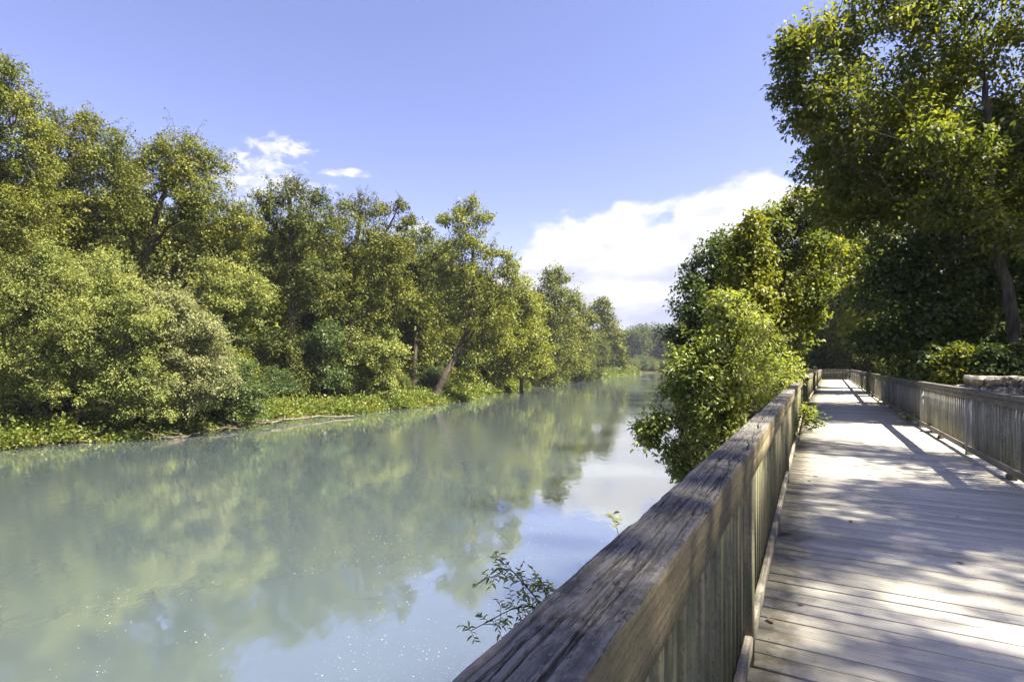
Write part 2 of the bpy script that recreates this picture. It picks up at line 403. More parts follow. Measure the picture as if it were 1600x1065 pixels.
def height(x, y):
    x = np.asarray(x, float); y = np.asarray(y, float)
    ins = inside(x, y, RIVER)
    dl = seg_dist(x, y, LEFT_SHORE); dr = seg_dist(x, y, RIGHT_SHORE); d = np.minimum(dl, dr)
    n = vnoise(x * .35, y * .35, 3, 3) - .5
    left = WATER - .12 + 1.0 * (1 - np.exp(-d / 1.4)) + np.clip(d, 0, 60) * .075 + n * np.clip(d / 3, 0, 1) * .8
    right = WATER - .12 + 1.6 * (1 - np.exp(-d / 1.8)) + np.clip(d, 0, 45) * .105 + n * np.clip(d / 3, 0, 1) * .6
    z = np.where(dl < dr, left, right)
    u, v = walk_coords(x, y)
    hill = np.clip((v - 4) / 14, 0, 1); on = (u > -30) & (u < 75) & (dr < dl)
    z = np.where(on & (v > 2.4), np.maximum(z, -.55 + hill * 2.2 + n * .3), z)
    low = -.75 - .25 * np.clip(-v, 0, 2)
    corr = np.clip((np.maximum(-1.2 - v, v - 2.9)) / 1.6, 0, 1)
    z = np.where(on & (corr < 1), np.minimum(z, low + corr * 4), z)
    turn = on & (u > 56) & (u < 70) & (v < 3) & (v > -16)
    z = np.where(turn, np.minimum(z, -.6), z)
    return np.where(ins, WATER - .25 - np.clip(d, 0, 8) * .3, z)
def ground_z(x, y): return float(height(np.array([x]), np.array([y]))[0])

def build_ground():
    xs = np.unique(np.concatenate([np.linspace(-1500, -300, 10), np.linspace(-300, -60, 30), np.linspace(-60, 40, 120), np.linspace(40, 140, 40), np.linspace(140, 700, 28), np.linspace(700, 1800, 8)]))
    ys = np.unique(np.concatenate([np.linspace(-1200, -130, 10), np.linspace(-130, -10, 30), np.linspace(-10, 90, 110), np.linspace(90, 380, 60), np.linspace(380, 700, 20), np.linspace(700, 2400, 10)]))
    X, Y = np.meshgrid(xs, ys); Zg = height(X, Y)
    V = np.stack([X, Y, Zg], -1).reshape(-1, 3); nx = len(xs)
    i, j = np.meshgrid(np.arange(nx - 1), np.arange(len(ys) - 1)); a = (j * nx + i).ravel()
    Q = np.stack([a, a + 1, a + 1 + nx, a + nx], -1)
    o = obj('ground', new_mesh('ground', V, Q, smooth=True), mat_ground()); tag(o, kind='structure')
    V = [(-160, -118, WATER), (690, -118, WATER), (690, 440, WATER), (-160, 440, WATER)]
    o = obj('river', new_mesh('river', V, [(0, 1, 2, 3)]), mat_water()); tag(o, kind='structure')
build_ground()

# ------------------------------------------------------------------ boardwalk
def rz_of(h): return math.pi / 2 - h          # local x along the walk
def build_deck():
    pitch, W = .148, 2.78
    vmid = (VL + VR) / 2
    root = empty('boardwalk', (*walk(0), 0)); tag(root, kind='structure')
    rng = random.Random(3)
    var = []
    for k in range(6):
        me = box_mesh('plank', W + rng.uniform(-.01, .01), .1405 - .0008 * k, .038, .004); me.materials.append(PLANK)
        # slight cup and twist of an old board
        for vtx in me.vertices: vtx.co.z += .0015 * math.sin(vtx.co.x * 1.7 + k) + (.0012 if k % 2 else -.0008) * vtx.co.y / .07
        var.append(me)
    u = -2.0; n = 0; rest_V, rest_Q = [], []
    base = walk(0)
    while u < END_U + 2.6:
        p = walk(u, vmid); h = float(heading(u))
        me = var[rng.randrange(6)]
        z = -.0195 + rng.uniform(-.002, .002); rz = -h + rng.uniform(-.0016, .0016)
        if 0.6 <= u and n < 300:
            o = bpy.data.objects.new('plank', me); COL.objects.link(o); o.parent = root
            o.location = (p[0] - base[0], p[1] - base[1], z); o.rotation_euler = (rng.uniform(-.006, .006), 0, rz); n += 1
        else:
            M = Matrix.Translation((p[0] - base[0], p[1] - base[1], z)) @ Matrix.Rotation(rz, 4, 'Z')
            k = len(rest_V)
            rest_V += [tuple(M @ vx.co) for vx in me.vertices]
            rest_Q += [tuple(k + i for i in pl.vertices) for pl in me.polygons]
        u += pitch + rng.uniform(-.0012, .0015)
    # the walk turns towards the river at its end: planks run the other way
    hE = float(heading(END_U))
    for k in range(90):
        pm = walk(END_U + 1.25, VL - .1 - .148 * k)
        M = Matrix.Translation((pm[0] - base[0], pm[1] - base[1], -.0195)) @ Matrix.Rotation(rz_of(hE), 4, 'Z')
        i0 = len(rest_V); me = var[k % 6]
        rest_V += [tuple(M @ vx.co) for vx in me.vertices]
        rest_Q += [tuple(i0 + i for i in pl.vertices) for pl in me.polygons]
    o = obj('plank_run', new_mesh('plank_run', rest_V, rest_Q), PLANK, root); o['kind'] = 'stuff'
    # stringers below, and piles
    for v in (-.22, .95, 2.12):
        for s in range(16):
            u0, u1 = -2 + s * 4.2, 2.2 + s * 4.2
            a, b = walk(u0, v), walk(u1, v); L = float(np.hypot(*(b - a)))
            me = box_mesh('stringer', L - .006, .075, .28, .004)
            obj('stringer', me, WOOD_UNDER, root, ((a[0] + b[0]) / 2 - base[0], (a[1] + b[1]) / 2 - base[1], -.0395 - .143),
                (0, 0, math.atan2(b[1] - a[1], b[0] - a[0])))
    for s in range(15):
        for v in (-.1, 2.02):
            p = walk(.4 + s * 4.3, v); gz = ground_z(*p)
            hgt = -.325 - gz + .5
            if hgt < .3: continue
            me = box_mesh('pile', hgt, .16, .16, .01)
            obj('pile', me, WOOD_UNDER, root, (p[0] - base[0], p[1] - base[1], -.325 - hgt / 2), (0, R(90), 0))
build_deck()

CAP_T, SUB_H, TOP = .070, .089, 1.07
def cap_detailed(u0, u1, name):
    """the river-side cap near the eye: worn top with checks running along it; local x along, y to the walk side"""
    fine = np.concatenate([np.arange(u0, .35, .02), np.arange(.35, 2.2, .0055), np.arange(2.2, u1, .014), [u1]])
    w = .143
    ny = 84
    t = np.linspace(0, 1, ny)
    prof = [(0, -CAP_T)]
    yy = np.concatenate([[-w / 2, -w / 2, -w / 2, -w / 2 + .0015, -w / 2 + .005], np.linspace(-w / 2 + .009, w / 2 - .009, ny), [w / 2 - .005, w / 2 - .0015, w / 2, w / 2, w / 2, w / 2]])
    zz = np.concatenate([[-CAP_T, -CAP_T * .5, -.009, -.0045, -.0015], np.zeros(ny), [-.0015, -.0045, -.009, -CAP_T * .45, -CAP_T * .8, -CAP_T]])
    U, Yg = np.meshgrid(fine, yy, indexing='ij'); Zg = np.tile(zz, (len(fine), 1))
    topm = (Zg > -.0095).astype(float)
    edge = np.clip((np.abs(Yg) - w / 2 + .016) / .016, 0, 1)
    d = (vnoise(U * 2.2, Yg * 140, 11, 3) - .5) * .0034 + (vnoise(U * 24, Yg * 60, 12, 4) - .5) * .0052 + (vnoise(U * 60, Yg * 90, 14, 2) - .5) * .0012
    d += (vnoise(U * 1.3, Yg * 9, 13, 2) - .5) * .006
    rng = random.Random(8)
    for k in range(96):
        a = rng.uniform(.2, u1 - .4) * (.45 if k < 50 else 1); L = rng.uniform(.10, .62) * (2.2 if k % 9 == 0 else 1); y0 = rng.uniform(-.062, .064); sl = rng.uniform(-.03, .012)
        wd = rng.uniform(.0009, .0019); dep = rng.uniform(.006, .017)
        tt = (U - a) / L
        yc = y0 + sl * (U - a) + (vnoise(U[:, :1] * 3.0, 0 * U[:, :1] + k, 40 + k, 3) - .5) * .014
        m = np.clip(np.minimum(tt, 1 - tt) * 7, 0, 1)
        d -= dep * m * np.exp(-((Yg - yc) / wd) ** 2)
    # a long open check down the middle of the far stretch, with cross steps
    for a, b, y0 in ((3.4, 5.2, .010), (4.9, 7.3, -.006), (2.1, 3.2, .03)):
        yc = y0 + (vnoise(U[:, :1] * 4.5, 0 * U[:, :1], int(a * 10), 3) - .5) * .055
        m = np.clip(np.minimum(U - a, b - U) * 5, 0, 1)
        d -= .022 * m * np.exp(-((Yg - yc) / .0034) ** 2)
    # splintered walk-side arris
    chip = np.clip(vnoise(U * 9, 0 * U, 71, 4) - .50, 0, 1) * .045
    Zg = Zg + topm * d
    side = np.clip((Yg - (w / 2 - .022)) / .022, 0, 1)
    Zg -= topm * side * chip
    chip2 = np.clip(vnoise(U * 6, 0 * U, 77, 4) - .52, 0, 1) * .03
    Zg -= topm * np.clip((-Yg - (w / 2 - .016)) / .016, 0, 1) * chip2
    Yw = Yg + (vnoise(U * .9, 0 * U, 5, 2) - .5) * .008
    nU, nP = U.shape
    V = np.stack([U, -Yw, Zg], -1).reshape(-1, 3)     # +y of the profile faces the walk
    i, j = np.meshgrid(np.arange(nU - 1), np.arange(nP - 1), indexing='ij'); a = (i * nP + j).ravel()
    Q = np.stack([a, a + 1, a + nP + 1, a + nP], -1)
    bot = np.stack([np.arange(nU - 1) * nP, np.arange(nU - 1) * nP + nP - 1, np.arange(1, nU) * nP + nP - 1, np.arange(1, nU) * nP], -1)
    me = new_mesh(name, V, np.concatenate([Q, bot]), smooth=True)
    me.materials.append(WOOD_CAP); me.materials.append(WOOD_SIDE)
    mi = np.zeros(len(Q) + len(bot), np.int32); mi[:len(Q)] = (j.ravel() >= nP - 5)
    me.polygons.foreach_set('material_index', mi)
    sm = np.ones(len(mi), bool); sm[:len(Q)] = (j.ravel() >= 3) & (j.ravel() < nP - 5); me.polygons.foreach_set('use_smooth', sm); me.update()
    return me

def rail_piece(kind_mesh, mat, root, base, ua, ub, v, z, name, zfun=None):
    a, b = walk(ua, v), walk(ub, v); L = float(np.hypot(*(b - a)))
    me = kind_mesh(L - .006); 
    o = obj(name, me, mat, root, ((a[0] + b[0]) / 2 - base[0], (a[1] + b[1]) / 2 - base[1], z), (0, 0, math.atan2(b[1] - a[1], b[0] - a[0])))
    return o

def rough_box(name, L, sy, sz, seed, amp=.003, n=26):
    """long timber with worn, slightly wavy edges"""
    xs = np.linspace(-L / 2, L / 2, n); ch = .006
    a, b = sy / 2, sz / 2
    prof = np.array([(-a + ch, -b), (a - ch, -b), (a, -b + ch), (a, b - ch), (a - ch, b), (-a + ch, b), (-a, b - ch), (-a, -b + ch)])
    V = []
    for k, x in enumerate(xs):
        for q, p in enumerate(prof):
            V.append((x, p[0] + (vnoise(x * 2.1 + q * 3.1, q * 7.7, seed, 2) - .5) * amp, p[1] + (vnoise(x * 2.7 + q * 1.7, q * 3.3, seed + 3, 3) - .5) * amp * 1.6))
    V = np.array([[float(c) for c in r] for r in V])
    Q = []
    for k in range(n - 1):
        Q += [(k * 8 + i, k * 8 + (i + 1) % 8, (k + 1) * 8 + (i + 1) % 8, (k + 1) * 8 + i) for i in range(8)]
    e = (n - 1) * 8
    Q += [(0, 3, 2, 1), (0, 7, 4, 3), (4, 7, 6, 5), (e, e + 1, e + 2, e + 3), (e, e + 3, e + 4, e + 7), (e + 4, e + 5, e + 6, e + 7)]
    return new_mesh(name, V, Q)

def build_railing(side, label, posts, u_start, u_end):
    """side -1: river side, +1: wooded side"""
    base = walk(0); rng = random.Random(20 + side)
    root = empty('wooden_railing', (*base, 0)); tag(root, label, 'railing')
    vin = VL if side < 0 else VR
    s = side
    mc, ms, mb, mr = (WOOD_CAP, WOOD_SIDE, WOOD_BAL, WOOD_RAIL) if s < 0 else (WOOD_FACE, WOOD_FACE, WOOD_BALR, WOOD_RAIL)
    PH = TOP - CAP_T - SUB_H - .006
    post_me = box_mesh('post', PH, .089, .089, .006)
    blk = box_mesh('foot_block', .14, .085, .058, .004); blk.materials.append(WOOD_UNDER)
    post_me.materials.append(mb if s < 0 else WOOD_POST)
    ends = [u_start] + list(posts) + [u_end]
    for u in posts:
        p = walk(u, vin + s * (.0445 + .001)); h = float(heading(u))
        o = bpy.data.objects.new('post', post_me); COL.objects.link(o); o.parent = root
        o.location = (p[0] - base[0], p[1] - base[1], PH / 2 + .001); o.rotation_euler = (0, R(90), rz_of(h))
    # caps, rails
    for k in range(len(ends) - 1):
        ua, ub = ends[k], ends[k + 1]
        if ub - ua < .3: continue
        vc = vin + s * (.0715 - .005)
        if not (s < 0 and k < 2):
            L = ub - ua
            a, b = walk(ua, vc), walk(ub, vc)
            me = rough_box('cap_rail', L - .006, .143, CAP_T, 100 + k + 50 * s, .008, 40)
            obj('cap_rail', me, mc, root, ((a[0] + b[0]) / 2 - base[0], (a[1] + b[1]) / 2 - base[1], TOP - CAP_T / 2 + rng.uniform(-.004, .004)),
                (0, 0, math.atan2(b[1] - a[1], b[0] - a[0])))
        zz = TOP - CAP_T - SUB_H / 2 - .0015
        ga, gb = (ua + (.046 if k else 0)), (ub - (.046 if k < len(ends) - 2 else 0))
        # the upper rail runs past the posts on the walk side, 3 mm behind the cap's face
        a, b = walk(ua, vin + s * .0190), walk(ub, vin + s * .0190)
        me = rough_box('top_rail', ub - ua - .004, .038, SUB_H, 300 + k + 50 * s, .003, 20)
        obj('top_rail', me, ms, root, ((a[0] + b[0]) / 2 - base[0], (a[1] + b[1]) / 2 - base[1], zz), (0, 0, math.atan2(b[1] - a[1], b[0] - a[0])))
        a, b = walk(ga, vin + s * .020), walk(gb, vin + s * .020)
        me = rough_box('bottom_rail', gb - ga, .038, .089, 500 + k + 50 * s, .006, 24)
        obj('bottom_rail', me, mr, root, ((a[0] + b[0]) / 2 - base[0], (a[1] + b[1]) / 2 - base[1], .062 + .0445), (0, 0, math.atan2(b[1] - a[1], b[0] - a[0])))
        um = (ua + ub) / 2
        if ub - ua > 2:
            p = walk(um, vin + s * .03); o = bpy.data.objects.new('foot_block', blk); COL.objects.link(o); o.parent = root
            o.location = (p[0] - base[0], p[1] - base[1], .031); o.rotation_euler = (0, 0, rz_of(float(heading(um))))
    if s < 0:
        h = float(heading(2)); vc = vin + s * (.0715 - .005)
        me = cap_detailed(u_start, posts[1] - .003, 'cap_rail')
        p = walk(0, vc)
        obj('cap_rail', me, None, root, (p[0] - base[0], p[1] - base[1], TOP), (0, 0, rz_of(h)))
    # balusters
    vb = vin + s * (.041 + .019)
    bl = []
    for k in range(5):
        me = box_mesh('baluster', TOP - CAP_T - .09 - .004 * k, (.036 + .001 * k) if s < 0 else .022 + .001 * k, .036, .003); me.materials.append(mb); bl.append(me)
    u = u_start + .1; n = 0; RV, RQ = [], []
    lim = 210
    while u < u_end - .05:
        if min(abs(u - q) for q in posts) > .075:
            p = walk(u, vb); h = float(heading(u)); me = bl[rng.randrange(5)]
            loc = (p[0] - base[0], p[1] - base[1], (TOP - CAP_T + .085) / 2 - .004)
            ry = R(90) + rng.uniform(-.006, .006); rz = rz_of(h) + rng.uniform(-.03, .03)
            if u > .2 and n < lim:
                o = bpy.data.objects.new('baluster', me); COL.objects.link(o); o.parent = root; o.location = loc; o.rotation_euler = (rng.uniform(-.04, .04), ry, rz); n += 1
            else:
                M = Matrix.Translation(loc) @ Matrix.Rotation(rz, 4, 'Z') @ Matrix.Rotation(ry, 4, 'Y')
                k = len(RV); RV += [tuple(M @ x.co) for x in me.vertices]; RQ += [tuple(k + i for i in pl.vertices) for pl in me.polygons]
        u += (.128 if s < 0 else .146) + rng.uniform(-.006, .006)
    if RV:
        o = obj('baluster_run', new_mesh('baluster_run', RV, RQ), mb, root); o['kind'] = 'stuff'
    return root
L_POSTS = [2.85, 7.45] + [11.95 + 4.4 * k for k in range(11)]
R_POSTS = [2.4, 6.85, 11.28, 15.65, 20.0] + [24.4 + 4.4 * k for k in range(9)]
build_railing(-1, 'weathered wooden railing with cracked grey cap along the river side of the boardwalk', L_POSTS, -2.0, 60.3)
build_railing(1, 'lichen-mottled wooden railing along the wooded side of the boardwalk', R_POSTS, -2.0, END_U + 2.6)

def build_end_rail():
    base = walk(END_U + 2.55, VR)
    root = empty('wooden_railing', (*base, 0)); tag(root, 'short dark wooden railing across the far end where the boardwalk turns', 'railing')
    hE = float(heading(END_U)); rng = random.Random(4)
    root.rotation_euler = (0, 0, rz_of(hE) + R(90))      # local x runs towards the river
    L = 13.0
    for k in range(4):
        a = .1 + k * L / 4; b = .1 + (k + 1) * L / 4
        obj('cap_rail', rough_box('cap_rail', b - a - .006, .143, CAP_T, 800 + k, .006, 16), WOOD_FACE, root, ((a + b) / 2, 0, TOP - CAP_T / 2))
        obj('top_rail', rough_box('top_rail', b - a - .006, .038, SUB_H, 810 + k, .003, 12), WOOD_FACE, root, ((a + b) / 2, .045, TOP - CAP_T - SUB_H / 2 - .002))
        obj('bottom_rail', rough_box('bottom_rail', b - a - .006, .038, .089, 820 + k, .004, 12), WOOD_RAIL, root, ((a + b) / 2, .045, .107))
        me = box_mesh('post', TOP - CAP_T - .002, .089, .089, .006)
        obj('post', me, WOOD_BALR, root, (a, -.022, (TOP - CAP_T) / 2), (0, R(90), 0))
    V, Q = [], []
    me = box_mesh('baluster', TOP - CAP_T - .09, .037, .037, .003)
    for k in range(98):
        M = Matrix.Translation((.2 + k * .13, 0, (TOP - CAP_T + .085) / 2 - .004)) @ Matrix.Rotation(R(90), 4, 'Y')
        i0 = len(V); V += [tuple(M @ x.co) for x in me.vertices]; Q += [tuple(i0 + i for i in pl.vertices) for pl in me.polygons]
    o = obj('baluster_run', new_mesh('baluster_run', V, Q), WOOD_BALR, root); o['kind'] = 'stuff'
build_end_rail()

# ------------------------------------------------------------------ vegetation
def norm(a): return a / np.maximum(np.linalg.norm(a, axis=-1, keepdims=True), 1e-9)
class Leaves:
    """collects leaf blades and builds them as one mesh"""
    def __init__(s): s.p, s.a, s.n, s.l = [], [], [], []
    def add(s, p, a, n, l): s.p.append(p); s.a.append(a); s.n.append(n); s.l.append(l)
    def mesh(s, name, ratio=.58, fold=.16, fancy=False, origin=(0, 0, 0)):
        p = np.concatenate(s.p) - np.array(origin); a = norm(np.concatenate(s.a)); n = np.concatenate(s.n); l = np.concatenate(s.l)[:, None]
        n = norm(n - a * (n * a).sum(1, keepdims=True)); b = np.cross(a, n); N = len(p)
        w = l * ratio * .5
        if not fancy:
            V = np.stack([p, p + a * l * .45 + b * w + n * l * fold, p + a * l, p + a * l * .45 - b * w + n * l * fold], 1).reshape(-1, 3)
            k = np.arange(N)[:, None] * 4
            return new_mesh(name, V, k + np.array([[0, 1, 2, 3]]))
        droop = -n * l * .10
        V = np.stack([p, p + a * l * .28 + b * w * .92 + n * l * fold * .8, p + a * l * .62 + b * w * .78 + n * l * fold * .7 + droop * .4, p + a * l + droop,
                      p + a * l * .62 - b * w * .78 + n * l * fold * .7 + droop * .4, p + a * l * .28 - b * w * .92 + n * l * fold * .8], 1).reshape(-1, 3)
        k = np.arange(N)[:, None] * 6
        return new_mesh(name, V, np.concatenate([k + np.array([[0, 1, 2, 3]]), k + np.array([[0, 3, 4, 5]])]))
class Tubes:
    def __init__(s): s.V, s.Q, s.n = [], [], 0
    def add(s, pts, rad, sides=6):
        pts = np.asarray(pts, float); rad = np.asarray(rad, float); k = len(pts)
        tg = norm(np.gradient(pts, axis=0))
        ref = np.array([0, 0, 1.]) if abs(tg[0][2]) < .8 else np.array([1., 0, 0])
        e1 = norm(np.cross(tg, ref)); e2 = np.cross(tg, e1)
        an = np.linspace(0, 2 * np.pi, sides, endpoint=False)
        ring = pts[:, None] + rad[:, None, None] * (np.cos(an)[None, :, None] * e1[:, None] + np.sin(an)[None, :, None] * e2[:, None])
        s.V.append(ring.reshape(-1, 3))
        i, j = np.meshgrid(np.arange(k - 1), np.arange(sides), indexing='ij'); i = i.ravel(); j = j.ravel(); j2 = (j + 1) % sides
        s.Q.append(s.n + np.stack([i * sides + j, i * sides + j2, (i + 1) * sides + j2, (i + 1) * sides + j], -1)); s.n += k * sides
    def mesh(s, name, origin=(0, 0, 0)):
        return new_mesh(name, np.concatenate(s.V) - np.array(origin), np.concatenate(s.Q), smooth=True)
def bend(a, b, rs, n=7, sag=.12, up=.15):
    """a slightly crooked limb from a to b"""
    a = np.asarray(a, float); b = np.asarray(b, float); L = np.linalg.norm(b - a); t = np.linspace(0, 1, n)[:, None]
    off = rs.randn(3) * sag * L; off[2] = abs(off[2]) * -.3 - up * L * 0
    w = rs.randn(n, 3) * L * .022; w[0] = 0; w[-1] = 0
    return a + (b - a) * t + off * (t * (1 - t)) * 1.6 + np.array([0, 0, 1.]) * up * L * (t * (1 - t)) + w

def fill_lobe(L, T, rs, c, r, leaf, sub, cov, gap, root_pt, limb_r, up=.5, flat=.92, tw=.5, twig_r=.012):
    """one rounded part of a crown: sub-clumps of leaves near its surface, twigs from its heart"""
    c = np.asarray(c, float); r = np.asarray(r, float)
    area = 4.2 * (r[0] * r[1] * r[2]) ** (2 / 3)
    k = max(6, int(area / (sub * sub) * 1.75))
    d = norm(rs.randn(k, 3)); d[:, 2] = np.where(d[:, 2] < -.8, -d[:, 2], d[:, 2])
    rad = .28 + .82 * rs.rand(k) ** .65; rad = np.where(rs.rand(k) < .22, rad + .42 * rs.rand(k), rad)
    cen = c + d * rad[:, None] * r
    hole = norm(rs.randn(3)); keep = (rs.rand(k) > gap) & ((d @ hole) < rs.uniform(.62, .98)); cen = cen[keep]; d = d[keep]
    if T is not None and root_pt is not None:
        pts = bend(root_pt, c, rs, 8); T.add(pts, np.linspace(limb_r, limb_r * .35, 8), 6)
        for q in range(0, len(cen), 3):
            st = pts[rs.randint(4, 8)]
            T.add(bend(st, cen[q], rs, 5, .15), np.linspace(limb_r * .32, twig_r, 5), 4)
    n1 = max(6, int(cov * 4.0 * sub * sub / (leaf * leaf * .29)))
    for cc, dd in zip(cen, d):
        s = sub * (.6 + .75 * rs.rand()); n = max(4, int(n1 * (s / sub) ** 2 * (.6 + .8 * rs.rand())))
        e = norm(rs.randn(n, 3)); q = rs.rand(n, 1) ** .42
        stretch = np.array([1.15, 1.15, flat]); pos = cc + e * q * s * stretch; pos = pos + dd * ((pos - cc) @ dd)[:, None] * rs.uniform(-.2, 1.0)
        nr = norm(.45 * dd + np.array([0, 0, up * .8]) + .85 * e + tw * .75 * rs.randn(n, 3))
        ax = norm(rs.randn(n, 3) + .8 * e + .4 * dd + np.array([0, 0, -.45]))
        L.add(pos, ax, nr, leaf * (.65 + .7 * rs.rand(n)))

def make_tree(name, label, Z, lobes, leaf_mat, trunk, seed, group=None, cat='tree', leaf=None, sub=None, cov=.62, gap=.12, trunk_r=.22, bark=None, dz=1.0,
              fork=None, ivy=None, fancy=False, ratio=.58, limbs=True, depth=.9, up=.5, bare=(), tw=.5, tufts=3, shoots=0, shoot_len=1.0, limb_f=1.0):
    """lobes: (px, py, r_px[, depth offset]) in photograph pixels at depth Z, turned into metres; trunk: list of (px, py[, dZ]) from the root up"""
    rs = np.random.RandomState(seed); bark = bark or BARK
    leaf = leaf or max(.11, .0041 * Z); sub = sub or max(.30, .0098 * Z)
    L, T = Leaves(), Tubes()
    # trunk
    tp = [P(t[0], t[1], Z + (t[2] if len(t) > 2 else 0)) for t in trunk]
    g = ground_z(tp[0][0], tp[0][1]); tp[0][2] = g - .25
    tp = np.array(tp); m = len(tp)
    tt = np.linspace(0, m - 1, 4 * m + 1); fine = np.stack([np.interp(tt, np.arange(m), tp[:, k]) for k in range(3)], -1)
    for _ in range(2): fine[1:-1] = (fine[:-2] + 2 * fine[1:-1] + fine[2:]) / 4
    fine[1:-1] += rs.randn(len(fine) - 2, 3) * trunk_r * .12
    rad = trunk_r * np.linspace(1.15, .45, len(fine)); rad[0] *= 1.5; rad[1] *= 1.2
    T.add(fine, rad, 9)
    base = np.array([tp[0][0], tp[0][1], g])
    for lb in lobes:
        px, py, rp = lb[0], lb[1], lb[2] * .93; zo = lb[3] if len(lb) > 3 else rs.uniform(-.5, .5) * dz * rp * Z / F
        c = P(px, py, Z + zo); r = rp * (Z + zo) / F
        rr = np.array([r * 1.02, r * depth, r * .92])
        att = None
        if limbs:
            hz = np.hypot(fine[:, 0] - c[0], fine[:, 1] - c[1])
            dd = np.linalg.norm(fine - c, axis=1) + 1.5 * abs(c[2] - fine[:, 2] - .75 * hz) + np.where(fine[:, 2] > c[2] - .1 * r, 3 * r, 0) + np.where(np.arange(len(fine)) < len(fine) * .35, 2 * r, 0)
            att = fine[np.argmin(dd)]
        for q in range(tufts):           # ragged tufts standing off the lobe
            dq = norm(rs.randn(3) + np.array([0, 0, .35])); cq = c + dq * rr * rs.uniform(.9, 1.35); rq = rr * rs.uniform(.16, .34)
            fill_lobe(L, T, rs, cq, rq, leaf, sub * .8, cov, gap, c if limbs else None, max(.012, .012 * r), up=up, tw=tw, twig_r=max(.005, .0002 * Z))
        fill_lobe(L, T, rs, c, rr, leaf, sub, cov, gap, att, limb_f * max(.016, min(trunk_r * .4, .012 + .026 * r)), up=up, tw=tw, twig_r=max(.006, .00022 * Z))
    for q in range(shoots):              # leafy shoots breaking the outline
        lb = lobes[rs.randint(len(lobes))]; c = P(lb[0], lb[1], Z + (lb[3] if len(lb) > 3 else 0)); r = lb[2] * Z / F
        dq = norm(rs.randn(3) * .75 + np.array([0, 0, .75])); e = c + dq * r * (1.05 + .75 * shoot_len * rs.rand())
        pts = bend(c + dq * r * .4, e, rs, 9, .10, .18); T.add(pts, np.linspace(.010, .003, 9) * (1 + Z / 30), 4)
        k = 26; t = 2.0 + 6 * rs.rand(k) ** .8; pos = np.stack([np.interp(t, np.arange(9), pts[:, a]) for a in range(3)], -1)
        sd = norm(np.cross(dq, rs.randn(k, 3))); ax = norm(sd + .45 * dq + np.array([0, 0, -.5]))
        L.add(pos + sd * leaf * .25, ax, norm(np.array([0, 0, .8]) + .5 * rs.randn(k, 3) + .4 * dq), leaf * (.6 + .65 * rs.rand(k)))
    for (pa, pb, r0) in bare:           # bare limbs standing clear of the leaves
        a = P(pa[0], pa[1], Z); b = P(pb[0], pb[1], Z); pts = bend(a, b, rs, 8, .10)
        T.add(pts, np.linspace(r0, r0 * .3, 8), 6)
        for q in range(5):
            s0 = pts[rs.randint(2, 8)]; e0 = s0 + norm(rs.randn(3) + np.array([0, 0, .5])) * np.linalg.norm(b - a) * rs.uniform(.15, .4)
            T.add(bend(s0, e0, rs, 5), np.linspace(r0 * .35, r0 * .1, 5), 4)
    root = empty(name, base); tag(root, label, cat, group)
    obj('trunk', T.mesh('trunk', base), bark, root)
    obj('crown', L.mesh('crown', .0 + ratio, .14, fancy, base), LEAF[leaf_mat], root)
    if ivy:
        I = Leaves(); lo, hi = ivy
        seg = fine[int(lo * (len(fine) - 1)):int(hi * (len(fine) - 1)) + 1]; k = 2600
        t = rs.rand(k) * (len(seg) - 1); ctr = np.stack([np.interp(t, np.arange(len(seg)), seg[:, q]) for q in range(3)], -1)
        an = rs.rand(k) * 6.283; out = np.stack([np.cos(an), np.sin(an), 0 * an], -1)
        I.add(ctr + out * (trunk_r * .9 + rs.rand(k, 1) ** 2 * trunk_r * 1.5), norm(rs.randn(k, 3) * .5 + np.array([0, 0, -1.])), norm(out + .5 * rs.randn(k, 3)), leaf * .7 * (.6 + .6 * rs.rand(k)))
        obj('ivy', I.mesh('ivy', .8, .1, False, base), LEAF['olive'], root)
    return root

# ---- far bank, front row
make_tree('riverside_tree', 'tallest olive tree at the upstream end of the far bank, behind the drooping pale tree', 31,
    [(-60, 160, 55), (-25, 118, 42), (12, 140, 36), (20, 195, 48), (45, 250, 48), (5, 300, 56), (-50, 270, 50), (58, 335, 44), (-10, 385, 50), (40, 420, 40)],
    'olive', [(-30, 660), (-30, 500), (-25, 350), (-15, 200)], 101, trunk_r=.38, shoots=90, shoot_len=1.2, gap=.42)
make_tree('riverside_tree', 'olive tree with broken outline behind the pale leaning trees', 38,
    [(100, 212, 40), (142, 208, 30), (75, 258, 46), (130, 268, 50), (172, 250, 38), (92, 330, 52), (150, 335, 46), (60, 395, 48), (188, 310, 36), (120, 395, 45)],
    'olive', [(120, 600), (122, 450), (115, 330), (110, 240)], 102, trunk_r=.32, shoots=90, shoot_len=1.2, gap=.42)
make_tree('riverside_tree', 'broad round-headed olive tree with forked dark trunk showing in its crown', 43,
    [(240, 248, 34), (288, 243, 36), (328, 268, 34), (203, 262, 32), (265, 285, 44), (212, 312, 36), (322, 315, 42), (362, 335, 32), (295, 345, 36), (375, 382, 28), (388, 352, 22), (180, 355, 34), (340, 375, 30), (175, 410, 30)],
    'olive', [(214, 620), (216, 500), (224, 420), (240, 350), (262, 290)], 103, trunk_r=.36, shoots=90, shoot_len=1.2, gap=.42, ivy=(.25, .75), bare=(((228, 400), (300, 330), .16), ((222, 420), (190, 330), .13)))
make_tree('pale_tree', 'pale green tree with drooping lit sprays at the upstream bank edge', 30.5,
    [(35, 470, 40), (10, 535, 42), (85, 445, 40), (105, 505, 42), (60, 560, 40), (-30, 500, 50), (20, 600, 30), (60, 400, 36), (75, 610, 26), (-20, 640, 30)],
    'pale', [(40, 655, 1.5), (45, 600, 1), (55, 520), (60, 450)], 104, trunk_r=.16, shoots=70, shoot_len=1.3, cov=.6, gap=.36)
